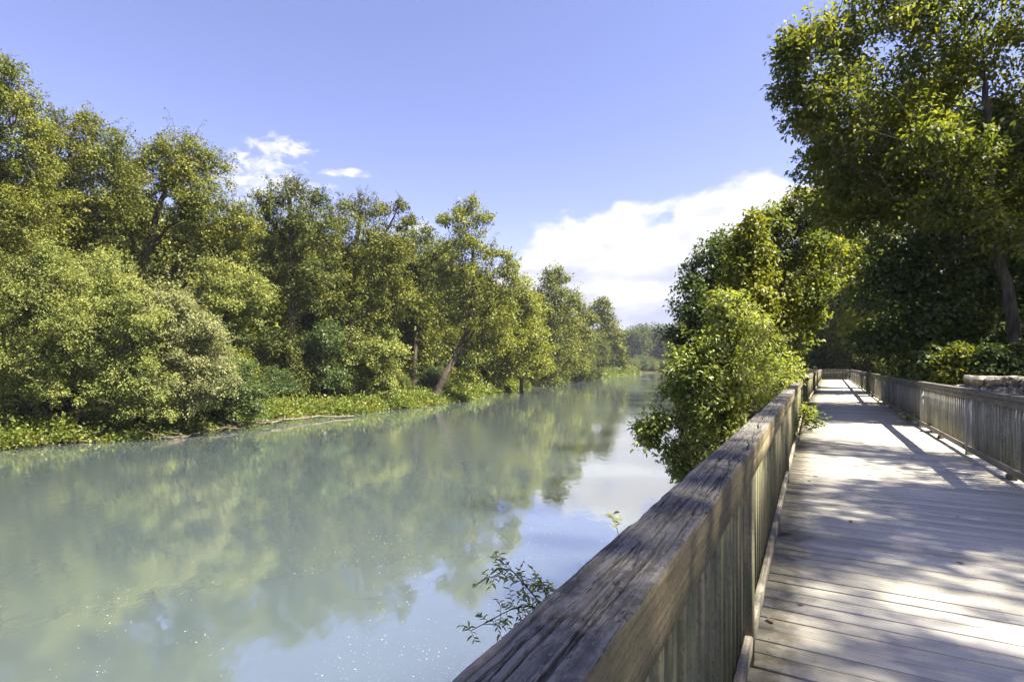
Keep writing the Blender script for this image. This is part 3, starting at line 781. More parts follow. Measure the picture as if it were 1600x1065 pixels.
make_tree('pale_tree', 'pale green tree leaning over the water with bare grey twigs showing', 32.5,
    [(160, 425, 40), (190, 475, 48), (150, 535, 48), (212, 545, 48), (182, 595, 40), (236, 605, 36), (118, 588, 30), (140, 470, 42), (225, 500, 36), (200, 635, 26), (250, 640, 26), (150, 620, 22)],
    'pale', [(190, 655, 2), (195, 600, 1), (185, 530), (175, 450)], 105, trunk_r=.17, shoots=70, shoot_len=1.3, cov=.6, gap=.36, bark=BARK_GREY, bare=(((200, 600), (215, 500), .05), ((150, 560), (120, 480), .05), ((190, 560), (250, 600), .06)))
make_tree('pale_tree', 'silvery grey-green tree with dense rounded crown beside the driftwood', 34.5,
    [(258, 470, 34), (285, 515, 44), (318, 555, 38), (285, 588, 44), (338, 595, 28), (242, 520, 34), (325, 515, 24), (300, 625, 28), (250, 570, 36)],
    'silver', [(290, 660, 2), (290, 600, 1), (280, 540), (270, 480)], 106, trunk_r=.17, shoots=70, shoot_len=1.3, cov=.7, gap=.28, bark=BARK_GREY, bare=(((290, 500), (295, 440), .05), ((255, 560), (225, 640), .06)))
make_tree('round_shrub', 'domed dark green shrub over the root end of the driftwood', 37.5,
    [(368, 590, 28), (348, 620, 26), (392, 612, 22), (372, 635, 26), (340, 645, 18), (400, 640, 14)], 'deep', [(368, 662, 1), (368, 610)], 107, cat='shrub', trunk_r=.07, cov=.75)
make_tree('riverside_tree', 'small lit pale tree lobe jutting between the round-headed tree and the ivied trunks', 39.5,
    [(368, 440, 30), (400, 455, 24), (352, 480, 30), (388, 490, 24), (338, 430, 26), (345, 520, 26), (320, 470, 28), (410, 470, 14)],
    'pale', [(345, 640, 1), (348, 560), (355, 470)], 108, trunk_r=.16, shoots=70, shoot_len=1.3, cov=.6)
make_tree('riverside_tree', 'tall dark tree with ivy-wrapped trunk, topped by a ragged crown', 52,
    [(440, 302, 24), (414, 325, 22), (466, 303, 22), (492, 316, 20), (430, 355, 32), (475, 355, 34), (412, 395, 28), (460, 412, 36), (502, 368, 26), (503, 425, 30), (430, 450, 26), (482, 470, 28)],
    'olive_dark', [(448, 640), (452, 560), (458, 460), (455, 360), (452, 310)], 109, trunk_r=.40, shoots=90, shoot_len=1.2, gap=.42, ivy=(.05, .7))
make_tree('riverside_tree', 'broad olive tree with vine-hung trunk and a bare twisted limb at its top', 56,
    [(560, 328, 22), (530, 338, 22), (588, 332, 18), (545, 368, 32), (590, 375, 34), (628, 395, 24), (520, 405, 28), (565, 425, 34), (612, 435, 32), (540, 475, 26), (592, 485, 28), (632, 470, 22), (626, 322, 9), (640, 345, 8)],
    'olive', [(546, 640), (548, 560), (548, 450), (556, 380), (565, 330)], 110, trunk_r=.38, shoots=90, shoot_len=1.2, gap=.42, ivy=(.1, .6), bare=(((600, 370), (628, 312), .14), ((560, 360), (535, 308), .06)))
for k, (lb, cx) in enumerate(((((425, 560, 32), (455, 590, 28), (420, 600, 24), (440, 535, 24)), 435), (((490, 555, 34), (520, 585, 28), (480, 595, 26), (510, 530, 26)), 500), (((570, 550, 34), (600, 580, 28), (560, 590, 26), (610, 540, 24), (540, 600, 20)), 575))):
    make_tree('bank_shrub', ['dark shrub under the ivied tree, just past the domed shrub', 'dark shrub between the two ivied trunks', 'dark shrub with lit pale leaf tips beside the slender dark trunk'][k], 52 + 2 * k,
        lb, ('olive_dark', 'deep', 'pale')[k], [(cx, 650), (cx, 590)], 120 + k, cat='shrub', group='shrubs under the ivied trees', trunk_r=.08, cov=.6, gap=.2)
make_tree('riverside_tree', 'slender olive tree on a straight dark trunk behind the leaning tree', 73,
    [(650, 378, 24), (672, 398, 26), (640, 428, 26), (662, 455, 26), (690, 395, 18), (640, 480, 20)], 'olive_dark', [(647, 635), (648, 560), (650, 470), (655, 400)], 111, trunk_r=.38, gap=.15)
make_tree('leaning_tree', 'yellow-green tree on a dark trunk leaning over the river', 66,
    [(735, 332, 18), (714, 346, 16), (760, 346, 13), (690, 346, 7), (740, 372, 25), (712, 398, 24), (765, 398, 20), (792, 415, 18), (735, 428, 28), (690, 440, 24), (772, 448, 24), (803, 435, 12), (718, 478, 25), (672, 480, 20), (758, 498, 25), (792, 488, 18), (700, 525, 22), (750, 548, 25), (785, 540, 22), (725, 590, 18)],
    'yellow', [(678, 626, -1), (692, 592, -1), (712, 555), (735, 510), (742, 450), (738, 380)], 112, trunk_r=.44, shoots=90, shoot_len=1.2, cov=.62, gap=.34, bare=(((718, 545), (803, 440), .17), ((735, 510), (722, 430), .14), ((712, 380), (690, 335), .06)))
make_tree('riverside_tree', 'yellow-green tree with low sweeping crown downstream of the leaning tree', 88,
    [(812, 452, 23), (800, 492, 29), (832, 485, 23), (822, 525, 29), (790, 557, 26), (842, 539, 23), (815, 569, 25), (770, 582, 21), (845, 572, 18), (790, 522, 26)], 'yellow', [(815, 610), (815, 550), (812, 480)], 113, trunk_r=.3, cov=.6, gap=.16)
make_tree('riverside_tree', 'olive tree with a tufted double top far along the far bank', 122,
    [(860, 443, 16), (876, 435, 10), (846, 459, 14), (870, 467, 17), (891, 467, 14), (856, 495, 20), (886, 499, 17), (870, 532, 20), (850, 552, 18), (888, 552, 16), (862, 577, 16)], 'olive', [(868, 600), (868, 540), (865, 460)], 114, trunk_r=.35, gap=.15)
make_tree('riverside_tree', 'lower rounded olive tree beyond the double-topped tree', 150,
    [(905, 485, 10), (896, 509, 13), (912, 522, 13), (900, 545, 14), (886, 567, 13), (908, 569, 12), (918, 497, 9)], 'olive', [(902, 596), (902, 560), (902, 500)], 115, trunk_r=.35, gap=.12)
make_tree('leaning_tree', 'last far-bank tree, its crown overhanging the river from a leaning dark trunk', 195,
    [(932, 485, 10), (920, 499, 12), (946, 499, 12), (956, 522, 13), (936, 527, 14), (920, 545, 13), (965, 545, 10), (946, 552, 10), (972, 563, 5), (928, 569, 12), (943, 475, 5)], 'olive', [(918, 590), (926, 572), (938, 545), (940, 510)], 116, trunk_r=.5, gap=.12)

# ---- generic trees shared by the rows behind and by the far wood
def generic_tree(seed, h, rx, leaf, sub, mat, cov=.6):
    rs = np.random.RandomState(seed); L, T = Leaves(), Tubes()
    tr = np.array([(0, 0, -.4), (rs.randn() * .2, rs.randn() * .2, h * .35), (rs.randn() * .4, rs.randn() * .4, h * .8)])
    pts = bend(tr[0], tr[2], rs, 9, .04, 0); T.add(pts, np.linspace(h * .018, h * .006, 9), 7)
    for k in range(20):
        zf = .06 + .88 * (k + rs.rand()) / 20; wdt = rx * (1 - abs(zf - .5) ** 2 * 2.2) * rs.uniform(.45, .85); an = k * 2.4 + rs.rand()
        c = np.array([math.cos(an) * wdt, math.sin(an) * wdt, h * zf]); r = h * rs.uniform(.11, .17)
        fill_lobe(L, T, rs, c, np.array([r, r, r * .9]), leaf, sub, cov, .12, pts[min(8, int(zf * 7))], h * .006)
    return T.mesh('trunk'), L.mesh('crown')
def place_generic(meshes, name, label, group, loc, rz, sc, mat):
    root = empty(name, loc, rz); root.scale = (sc, sc, sc * 1.0); tag(root, label, 'tree', group)
    for nm, me in zip(('trunk', 'crown'), meshes):
        o = bpy.data.objects.new(nm, me); COL.objects.link(o); o.parent = root
    return root
def generic_set(seed, h, rx, leaf, sub, mat):
    t, c = generic_tree(seed, h, rx, leaf, sub, mat); t.materials.append(BARK); c.materials.append(LEAF[mat]); return t, c
GEN = [generic_set(301, 18, 5.5, .38, .78, 'olive_dark'), generic_set(302, 18, 5.0, .38, .78, 'olive'), generic_set(303, 17, 5.5, .38, .78, 'olive_dark')]
GEN_FAR = [generic_set(311, 24, 8, 1.15, 2.4, 'far'), generic_set(312, 24, 7.5, 1.15, 2.4, 'far')]
rg = random.Random(77)
for k, (px, top, Z) in enumerate(((-40, 330, 46), (30, 300, 47), (95, 320, 50), (165, 330, 53), (235, 340, 56), (310, 350, 58), (385, 370, 62), (440, 375, 66), (500, 380, 68), (560, 390, 72), (615, 400, 76), (665, 420, 84), (705, 420, 86), (755, 450, 96), (800, 465, 108), (838, 470, 120), (870, 490, 140), (900, 505, 160), (925, 520, 190))):
    p = P(px, top, Z); g = ground_z(p[0], p[1]); sc = (p[2] - g) / 17.5
    place_generic(GEN[k % 3], 'woodland_tree', 'olive tree standing deep in the wood behind the far bank front row', 'woodland trees behind the far bank front row', (p[0], p[1], g), rg.uniform(0, 6.28), sc, None)
for k in range(22):
    px = 940 + k * 9 + rg.uniform(-4, 4); Z = 352 + (k % 3) * 14 + (k > 6) * 10
    p = P(px, 519 + rg.uniform(-7, 6), Z); g = ground_z(p[0], p[1]); sc = (p[2] - g) / 23.5
    place_generic(GEN_FAR[k % 2], 'distant_tree', 'hazy grey-green tree in the wood closing the river bend', 'hazy trees at the river bend', (p[0], p[1], g), rg.uniform(0, 6.28), sc, None)

# ---- understory thickets that close the wood down to the ground
def thicket(seed, h, w, leaf, sub, mat):
    rs = np.random.RandomState(seed); L, T = Leaves(), Tubes()
    for k in range(9):
        an = k * 2.4; rr = w * math.sqrt((k + .5) / 9) * .62; hh = h * rs.uniform(.35, .72) * (1 - .3 * rr / w)
        c = np.array([math.cos(an) * rr, math.sin(an) * rr, hh]); r = h * rs.uniform(.24, .34)
        fill_lobe(L, T, rs, c, np.array([r * 1.1, r * 1.1, r]), leaf, sub, .6, .12, np.array([rr * .2 * math.cos(an), rr * .2 * math.sin(an), -.2]), .05)
    t, c = T.mesh('trunk'), L.mesh('crown'); t.materials.append(BARK); c.materials.append(LEAF[mat]); return t, c
THK = [thicket(321, 6, 4, .26, .62, 'olive_dark'), thicket(322, 6, 4, .26, .62, 'olive'), thicket(323, 6, 4, .26, .62, 'deep')]
cumL = np.concatenate([[0], np.cumsum(np.hypot(*np.diff(LEFT_SHORE[3:17], axis=0).T))])
def along_left(s, inland):
    S = LEFT_SHORE[3:17]; f = lambda q: np.array([np.interp(q, cumL, S[:, 0]), np.interp(q, cumL, S[:, 1])])
    t = f(s + 1) - f(s - 1); t /= np.hypot(*t); p = f(s); return p[0] - t[1] * inland, p[1] + t[0] * inland
for k in range(52):
    s_ = 4 + k * 4.1 + rg.uniform(-1, 1); x, y = along_left(min(s_, cumL[-1] - 2), (4.2, 9.5)[k % 2] + rg.uniform(-.8, 1.5))
    o = place_generic(THK[k % 3], 'understory_bush', 'leafy bush filling the shade between trunks on the far bank', 'understory bushes on the far bank', (x, y, ground_z(x, y)), rg.uniform(0, 6.28), rg.uniform(.35, .6) if k % 2 == 0 else rg.uniform(.8, 1.25), None); o['category'] = 'bush'
for k in range(22):
    u_ = 14 + k * 3.6; v_ = (7.5, 13, 19)[k % 3] + rg.uniform(-1, 1.5); x, y = walk(min(u_, 79), v_)
    if u_ > 60: v_ = (k % 5) * 4 - 8; x, y = walk(72 + (k % 3) * 3, v_)
    o = place_generic(THK[(0, 2, 2)[k % 3]], 'understory_bush', 'dark bush in the shaded wood above the boardwalk', 'understory bushes above the boardwalk', (x, y, ground_z(x, y) - .2), rg.uniform(0, 6.28), rg.uniform(.55, .95), None); o['category'] = 'bush'
for k, (u_, v_, sc) in enumerate(((24, 21, .75), (32, 22, .7), (30, 30, .85), (40, 21, .75), (42, 29, .9), (50, 20, .8), (54, 29, .95), (76, 3, .8), (78, -5, .8), (72, 36, .9), (46, 33, 1.0), (20, 27, .8), (14, 22, .7), (18, 34, .9), (34, 36, 1.0))):
    x, y = walk(min(u_, 79), v_)
    place_generic(GEN[k % 3], 'woodland_tree', 'shaded tree standing in the wood above the boardwalk', 'woodland trees above the boardwalk', (x, y, ground_z(x, y)), rg.uniform(0, 6.28), sc, None)
for k in range(16):
    y = 30 + 165 * (k / 15) ** 1.4 + rg.uniform(-2, 2); x = .317 * y + 3.6 + rg.uniform(0, .02 * y)
    place_generic(GEN[k % 3], 'riverside_tree', 'tree on the near bank downstream of the boardwalk', 'near bank trees downstream', (x, y, ground_z(x, y)), rg.uniform(0, 6.28), min(.8, .42 + .004 * (y - 30) + rg.uniform(0, .08)), None)

for k in range(18):
    px = 955 + k * 9; y = np.interp((px - 800) / F, [.10, .22, .27, .38, .5], [240, 310, 338, 358, 372]) + 5 + rg.uniform(0, 4); x = (px - 800) / F * y
    o = place_generic(THK[k % 3], 'understory_bush', 'hazy bush at the foot of the wood closing the river bend', 'hazy bushes at the river bend', (x, y, ground_z(x, y)), rg.uniform(0, 6.28), rg.uniform(1.1, 1.7), None); o['category'] = 'bush'

# ---- wooded side and the river-side shrubs by the walk
make_tree('box_elder_shrub', 'bright lit shrub with drooping leaflets crowding the river-side railing', 9.6,
    [(1092, 590, 40), (1130, 555, 45), (1160, 520, 38), (1112, 640, 45), (1155, 600, 46), (1190, 565, 36, 1.2), (1072, 635, 30), (1095, 690, 36), (1140, 660, 46), (1130, 505, 28), (1186, 525, 28, 1.0), (1062, 600, 20), (1222, 575, 24, 2.6), (1200, 610, 30, 1.6), (1150, 480, 20), (1080, 545, 22),
     (1035, 672, 15), (1016, 690, 9), (1045, 712, 12), (1068, 738, 10), (1008, 668, 5), (1030, 655, 8)],
    'bright', [(1125, 900), (1128, 780), (1130, 660), (1140, 560)], 201, cat='shrub', leaf=.078, sub=.18, cov=.5, gap=.46, tufts=4, shoots=90, shoot_len=1.5, trunk_r=.06, fancy=True, ratio=.52, up=.75, tw=.4)
make_tree('maple_sapling', 'slim sapling with a pointed lit top rising above the bright shrub', 12.2,
    [(1178, 343, 8), (1168, 364, 10), (1186, 376, 11), (1160, 396, 14), (1186, 408, 14), (1146, 432, 17), (1176, 442, 19), (1200, 440, 13), (1134, 470, 18), (1166, 480, 18), (1196, 478, 15), (1116, 505, 16), (1150, 515, 16)],
    'yellow', [(1180, 760), (1178, 600), (1176, 470), (1174, 350)], 202, shoots=60, shoot_len=1.4, leaf=.10, sub=.21, cov=.45, gap=.18, trunk_r=.07, fancy=True, ratio=.62, up=.7)
make_tree('riverside_tree', 'dark shaded tree behind the pointed sapling on the river side', 27,
    [(1140, 378, 16), (1112, 402, 20), (1088, 438, 22), (1122, 440, 26), (1078, 488, 24), (1112, 495, 28), (1152, 425, 24), (1070, 530, 18), (1100, 540, 24), (1090, 575, 20)],
    'deep', [(1112, 640), (1112, 540), (1115, 430)], 203, leaf=.2, sub=.5, trunk_r=.2)
make_tree('riverside_tree', 'dense green tree crowding the bend of the river-side railing', 23,
    [(1215, 372, 22), (1240, 400, 30), (1222, 440, 30), (1258, 362, 24), (1190, 400, 20), (1240, 480, 26), (1210, 500, 24), (1232, 535, 18), (1200, 555, 22), (1195, 345, 12), (1160, 560, 24), (1285, 330, 26), (1275, 400, 28), (1290, 300, 18), (1280, 455, 24), (1262, 500, 20), (1230, 340, 18), (1250, 320, 20)],
    'canopy', [(1205, 660), (1210, 560), (1220, 440)], 204, leaf=.17, sub=.42, trunk_r=.16, shoots=60, gap=.2)
make_tree('bank_shrub', 'sunlit pale shrub leaning on the far stretch of the river-side railing', 19,
    [(1232, 555, 14), (1218, 575, 14), (1240, 535, 9), (1205, 590, 15), (1225, 540, 8)], 'pale', [(1212, 680), (1220, 590)], 205, cat='shrub', leaf=.14, sub=.28, cov=.4, trunk_r=.05, fancy=True)
make_tree('woodland_tree', 'sunlit green tree closing the view at the end of the boardwalk', 74,
    [(1285, 400, 24), (1315, 380, 26), (1345, 410, 28), (1265, 440, 24), (1300, 445, 30), (1340, 460, 30), (1275, 490, 26), (1315, 500, 30), (1350, 510, 26), (1290, 535, 22), (1330, 545, 22), (1265, 540, 18), (1300, 562, 14)],
    'canopy', [(1305, 595), (1305, 520), (1310, 420)], 206, trunk_r=.3, leaf=.3, sub=.8)
make_tree('bank_shrub', 'small lit yellow-green shrub directly behind the end railing', 68,
    [(1290, 558, 9), (1306, 562, 9), (1298, 548, 7), (1280, 566, 7)], 'bright', [(1296, 590), (1296, 565)], 207, cat='shrub', trunk_r=.05, leaf=.26, sub=.4)
make_tree('woodland_tree', 'tall green tree arching over the middle of the boardwalk from the wooded side', 34,
    [(1330, 325, 38), (1372, 370, 40), (1296, 350, 24), (1340, 425, 38), (1392, 435, 36), (1362, 485, 34), (1402, 500, 30), (1308, 300, 22), (1350, 280, 30), (1300, 395, 22), (1385, 320, 34), (1345, 525, 18), (1375, 545, 20)],
    'canopy', [(1385, 600), (1382, 520), (1370, 420), (1355, 330)], 208, trunk_r=.26, leaf=.21, sub=.55, gap=.2, cov=.5)
make_tree('overhanging_tree', 'big backlit tree on a crooked grey trunk, its branches overhanging the boardwalk', 14.5,
    [(1268, 52, 24, -.6), (1248, 112, 24, -.2), (1252, 190, 24, .2), (1298, 62, 36), (1300, 140, 40), (1322, 205, 42, .8), (1288, 252, 24, 1.2), (1366, 60, 44), (1395, 140, 48, 1), (1385, 235, 46, 1.5), (1338, 285, 34, 1.8), (1450, 60, 50), (1478, 165, 50, 1.4), (1460, 262, 44, 2), (1415, 318, 34, 2.2),
     (1530, 100, 52), (1560, 205, 50, .5), (1545, 292, 44, 1.5), (1378, -8, 42), (1470, -10, 46), (1565, 0, 50), (1302, 300, 20, 1.8), (1640, 90, 55), (1650, 230, 55), (1600, 320, 45, 1), (1480, 330, 34, -.6), (1530, 345, 34, -.8), (1500, 250, 40, -.8), (1430, 215, 36, -.8), (1580, 370, 30, -.9), (1232, 150, 16, 0), (1240, 85, 14, -.3)],
    'canopy', [(1592, 640), (1588, 540), (1582, 480), (1562, 410), (1547, 330), (1545, 240), (1540, 130)], 209, trunk_r=.15, shoots=150, shoot_len=1.3, leaf=.145, sub=.33, cov=.60, gap=.24, limb_f=.6, bark=BARK_MID, ratio=.5, up=.6,
    bare=(((1600, 355), (1440, 322), .05),))
make_tree('overhanging_tree', 'second leafy tree whose high branches mingle with the crooked tree above the railing', 17.5,
    [(1290, 200, 30), (1270, 270, 24), (1320, 140, 34), (1350, 200, 45), (1330, 270, 38), (1410, 180, 44), (1400, 260, 45), (1360, 330, 36), (1480, 220, 46), (1440, 310, 42), (1550, 200, 45), (1520, 280, 48), (1590, 250, 50), (1580, 340, 40), (1500, 350, 36), (1290, 330, 22), (1460, 150, 36)],
    'canopy', [(1492, 640), (1490, 520), (1484, 400), (1470, 280), (1462, 160)], 212, trunk_r=.10, shoots=60, leaf=.16, sub=.42, cov=.6, gap=.2, up=.6)
make_tree('woodland_tree', 'dark shaded tree with fine foliage behind the wooded-side railing', 16.6,
    [(1420, 395, 46), (1480, 385, 48), (1540, 400, 44), (1400, 460, 46), (1460, 465, 50), (1530, 470, 46), (1595, 450, 48), (1420, 525, 36), (1490, 525, 36), (1560, 520, 38), (1372, 535, 26), (1620, 380, 48), (1660, 500, 50)],
    'deep', [(1500, 610), (1500, 520), (1490, 420)], 210, trunk_r=.10, shoots=90, leaf=.135, sub=.38, cov=.55, gap=.14)
make_tree('woodland_tree', 'second dark tree deep in the wood behind the crooked grey trunk', 27,
    [(1420, 330, 50), (1500, 320, 55), (1580, 330, 55), (1640, 400, 60), (1440, 420, 45), (1540, 430, 55), (1400, 500, 40), (1480, 520, 50), (1580, 530, 50), (1460, 230, 55), (1560, 230, 55), (1640, 250, 60)],
    'deep', [(1530, 610), (1530, 480), (1520, 350)], 211, trunk_r=.24, leaf=.22, sub=.6, cov=.5, gap=.12)
for k, (px, Z, s) in enumerate(((1462, 13.2, .62), (1496, 12.8, .75), (1540, 12.6, .7), (1592, 12.6, .85), (1444, 16.5, .8), (1416, 20.5, .8), (1400, 25.0, .8))):
    make_tree('undergrowth_shrub', ['low leafy shrub brushing the wooded-side railing cap', 'low shrub with long arching shoots behind the wooded-side railing', 'low shrub crowding the end of the stone wall', 'yellow-green shrub growing over the top of the stone wall', 'dark low shrub under the fine-leaved tree', 'shaded low shrub further along the wooded-side railing', 'far low shrub where the wooded-side railing bends'][k], Z,
        [(px - 18 * s, 572, 17 * s), (px + 14 * s, 565, 17 * s), (px, 552, 14 * s), (px + 26 * s, 582, 14 * s), (px - 26 * s, 585, 13 * s), (px + 4, 590, 20 * s)],
        ('deep', 'canopy', 'deep', 'deep', 'deep', 'deep', 'canopy')[k], [(px, 660), (px, 590)], 220 + k, cat='shrub', group='low shrubs behind the wooded-side railing', shoots=26, shoot_len=2.2, trunk_r=.03, leaf=.10, sub=.19, cov=.42, gap=.2, fancy=True, up=.7)

# ---- trees just outside the frame on the wooded side; their shade falls across the deck
def shade_tree(label, x, y, h, rx, seed, cov=.75, gap=.34):
    rs = np.random.RandomState(seed); L, T = Leaves(), Tubes(); g = ground_z(x, y); b = np.array([x, y, g])
    pts = bend(b + (0, 0, -.3), b + (rs.randn() * .5, rs.randn() * .5, h * .85), rs, 9, .16, 0); T.add(pts, np.linspace(h * .011, h * .005, 9), 8)
    for k in range(18):
        zf = .60 + .38 * (k + rs.rand()) / 18; w = rx * rs.uniform(.35, .95) * (1 - max(0, zf - .7) * 1.4); an = k * 2.4 + rs.rand() * .7
        if rs.rand() < .48: continue
        c = b + np.array([math.cos(an) * w, math.sin(an) * w, h * zf]); r = rs.uniform(.6, 1.15)
        fill_lobe(L, T, rs, c, np.array([r * 1.2, r * 1.2, r * .7]), .17, .55, cov, gap, pts[min(8, int(zf * 7))], .05, up=.9)
    root = empty('overhanging_tree', b); tag(root, label, 'tree', 'trees standing on the bank above the boardwalk')
    obj('trunk', T.mesh('trunk', b), BARK_MID, root); obj('crown', L.mesh('crown', .5, .14, False, b), LEAF['canopy'], root)
for k, (u, v, h, rx) in enumerate(((.6, 11.0, 18.0, 2.6), (2.5, 10.2, 17.5, 2.0), (4.4, 11.8, 18.5, 2.6), (8.4, 11.2, 18.0, 2.6), (11.6, 11.6, 18.0, 2.3), (20.3, 12.0, 18.4, 2.4), (24.6, 12.2, 18.4, 2.4))):
    p = walk(u, v); shade_tree('leafy tree on the bank above the boardwalk shading its planks', p[0], p[1], h, rx, 400 + k)

# ------------------------------------------------------------------ ground cover on the banks
def build_cover():
    rs = np.random.RandomState(9); L = Leaves()
    pts = []; cum = np.concatenate([[0], np.cumsum(np.hypot(*np.diff(LEFT_SHORE[3:18], axis=0).T))]); S = LEFT_SHORE[3:18]
    n = 3800; s = rs.rand(n) ** 1.35 * cum[-1]
    x = np.interp(s, cum, S[:, 0]); y = np.interp(s, cum, S[:, 1])
    tx = np.interp(s + 1, cum, S[:, 0]) - np.interp(s - 1, cum, S[:, 0]); ty = np.interp(s + 1, cum, S[:, 1]) - np.interp(s - 1, cum, S[:, 1]); q = np.hypot(tx, ty)
    inl = rs.rand(n) ** 1.6 * 4.2 - .45 + np.where(vnoise(s * .35, 0 * s, 4, 2) > .55, .55, 0)
    x = x - ty / q * inl; y = y + tx / q * inl
    z = height(x, y); z = np.maximum(z, WATER)
    for xx, yy, zz, ii in zip(x, y, z, inl):
        dist = math.hypot(xx, yy); lf = max(.13, .0048 * dist); r = rs.uniform(.25, .6) * (1 + dist / 160)
        k = int(26 * (r / .42) ** 2 / (lf / .2) ** 1.2); k = max(7, min(60, k))
        e = norm(rs.randn(k, 3)); e[:, 2] = abs(e[:, 2])
        pos = np.array([xx, yy, zz]) + e * rs.rand(k, 1) ** .5 * np.array([r * 1.2, r * 1.2, r * (2.0 if rs.rand() < .3 else 1.0)])
        L.add(pos, norm(e + .7 * rs.randn(k, 3)), norm(np.array([0, 0, .9]) + .5 * e + .45 * rs.randn(k, 3)), lf * (.6 + .7 * rs.rand(k)))
    o = obj('ground_cover', L.mesh('ground_cover', .6, .14), LEAF['grass']); tag(o, 'sunlit green plants covering the edge of the far bank down to the water', 'ground cover', kind='stuff')
    L = Leaves(); rs = np.random.RandomState(19)
    n = 1500; u = rs.rand(n) * 62 - 1; sd = rs.rand(n) < .5
    v = np.where(sd, 2.75 + rs.rand(n) ** 1.3 * 9, -1.0 - rs.rand(n) ** 1.3 * 6)
    p = np.array([walk(a, b) for a, b in zip(u, v)]); z = height(p[:, 0], p[:, 1]); ok = z > WATER - .05
    for (xx, yy), zz in zip(p[ok], z[ok]):
        dist = math.hypot(xx, yy); lf = max(.09, .005 * dist); r = rs.uniform(.2, .5); k = 26
        e = norm(rs.randn(k, 3)); e[:, 2] = abs(e[:, 2]); pos = np.array([xx, yy, zz]) + e * rs.rand(k, 1) ** .5 * np.array([r * 1.2, r * 1.2, r])
        L.add(pos, norm(e + .7 * rs.randn(k, 3)), norm(np.array([0, 0, .9]) + .5 * e + .45 * rs.randn(k, 3)), lf * (.6 + .7 * rs.rand(k)))
    o = obj('ground_cover', L.mesh('ground_cover', .6, .14), LEAF['canopy']); tag(o, 'low shaded plants on the near bank around the boardwalk', 'ground cover', kind='stuff')
build_cover()

# ------------------------------------------------------------------ driftwood at the far bank
def build_driftwood():
    rs = np.random.RandomState(31); T = Tubes()
    def W(px, py, dz=0): 
        Z = 4.5 * F / (py - 571); q = P(px, py, Z); q[2] = WATER + dz; return q
    main = np.array([W(552, 652, .1), W(500, 655, .25), (W(455, 661, .35)), W(410, 668, .3), W(360, 672, .35), W(310, 680, .15), W(272, 687, -.05)])
    tt = np.linspace(0, 6, 30); pts = np.stack([np.interp(tt, range(7), main[:, k]) for k in range(3)], -1); pts[1:-1] += rs.randn(28, 3) * .05
    T.add(pts, np.linspace(.085, .025, 30), 7)
    for k in range(46):
        i = rs.randint(6, 29); d = norm(main[-1] - main[0]) * rs.uniform(.4, 1) + rs.randn(3) * .35; d[2] = abs(d[2]) * .5 - .08
        ln = rs.uniform(.6, 2.4); e = pts[i] + norm(d) * ln; e[2] = max(e[2], WATER - .05)
        T.add(bend(pts[i], e, rs, 6, .12, .1), np.linspace(.035, .008, 6), 4)
    b = pts[0]; root = empty('driftwood', b); tag(root, 'bleached fallen branch lying in the water along the far bank', 'driftwood')
    obj('branch', T.mesh('branch', b), DRIFT, root)
    root.location.z += 0
build_driftwood()

# ------------------------------------------------------------------ foam flecks
def build_foam():
    rs = np.random.RandomState(55); V, T = [], []
    cs = []
    for k in range(2200):
        a = rs.rand()
        if a < .55:   # drifting field near the walk
            px = rs.uniform(150, 960); py = 1065 - abs(rs.randn()) * 150
        elif a < .85:  # an eddy
            t = rs.uniform(0, 6.28); r = rs.uniform(.3, 1) ; px = 720 + math.cos(t) * 170 * r + rs.randn() * 14; py = 850 + math.sin(t) * 55 * r + rs.randn() * 8
        else:
            px = rs.uniform(0, 800); py = rs.uniform(760, 1065)
        if py < 700: continue
        Z = 4.5 * F / (py - 571); p = P(px, py, Z); cs.append(p[:2])
    cs = np.array(cs)
    n = vnoise(cs[:, 0] * .9, cs[:, 1] * .5, 91, 3); cs = cs[n > .50]
    for c in cs:
        r = .003 + .010 * rs.rand() ** 6.0; k = 7; an = np.linspace(0, 6.283, k, endpoint=False) + rs.rand(); i0 = len(V)
        V.append((c[0], c[1], WATER + .010))
        for a in an: V.append((c[0] + math.cos(a) * r * rs.uniform(.6, 1.5), c[1] + math.sin(a) * r * rs.uniform(.6, 1.2), WATER + .003))
        T += [(i0, i0 + 1 + q, i0 + 1 + (q + 1) % k) for q in range(k)]
    o = obj('foam', new_mesh('foam', V, None, T), mat_plain('foam_white', (.30, .31, .31), .6, 40, .1)); tag(o, 'white foam flecks drifting on the river', 'foam', kind='stuff')
build_foam()

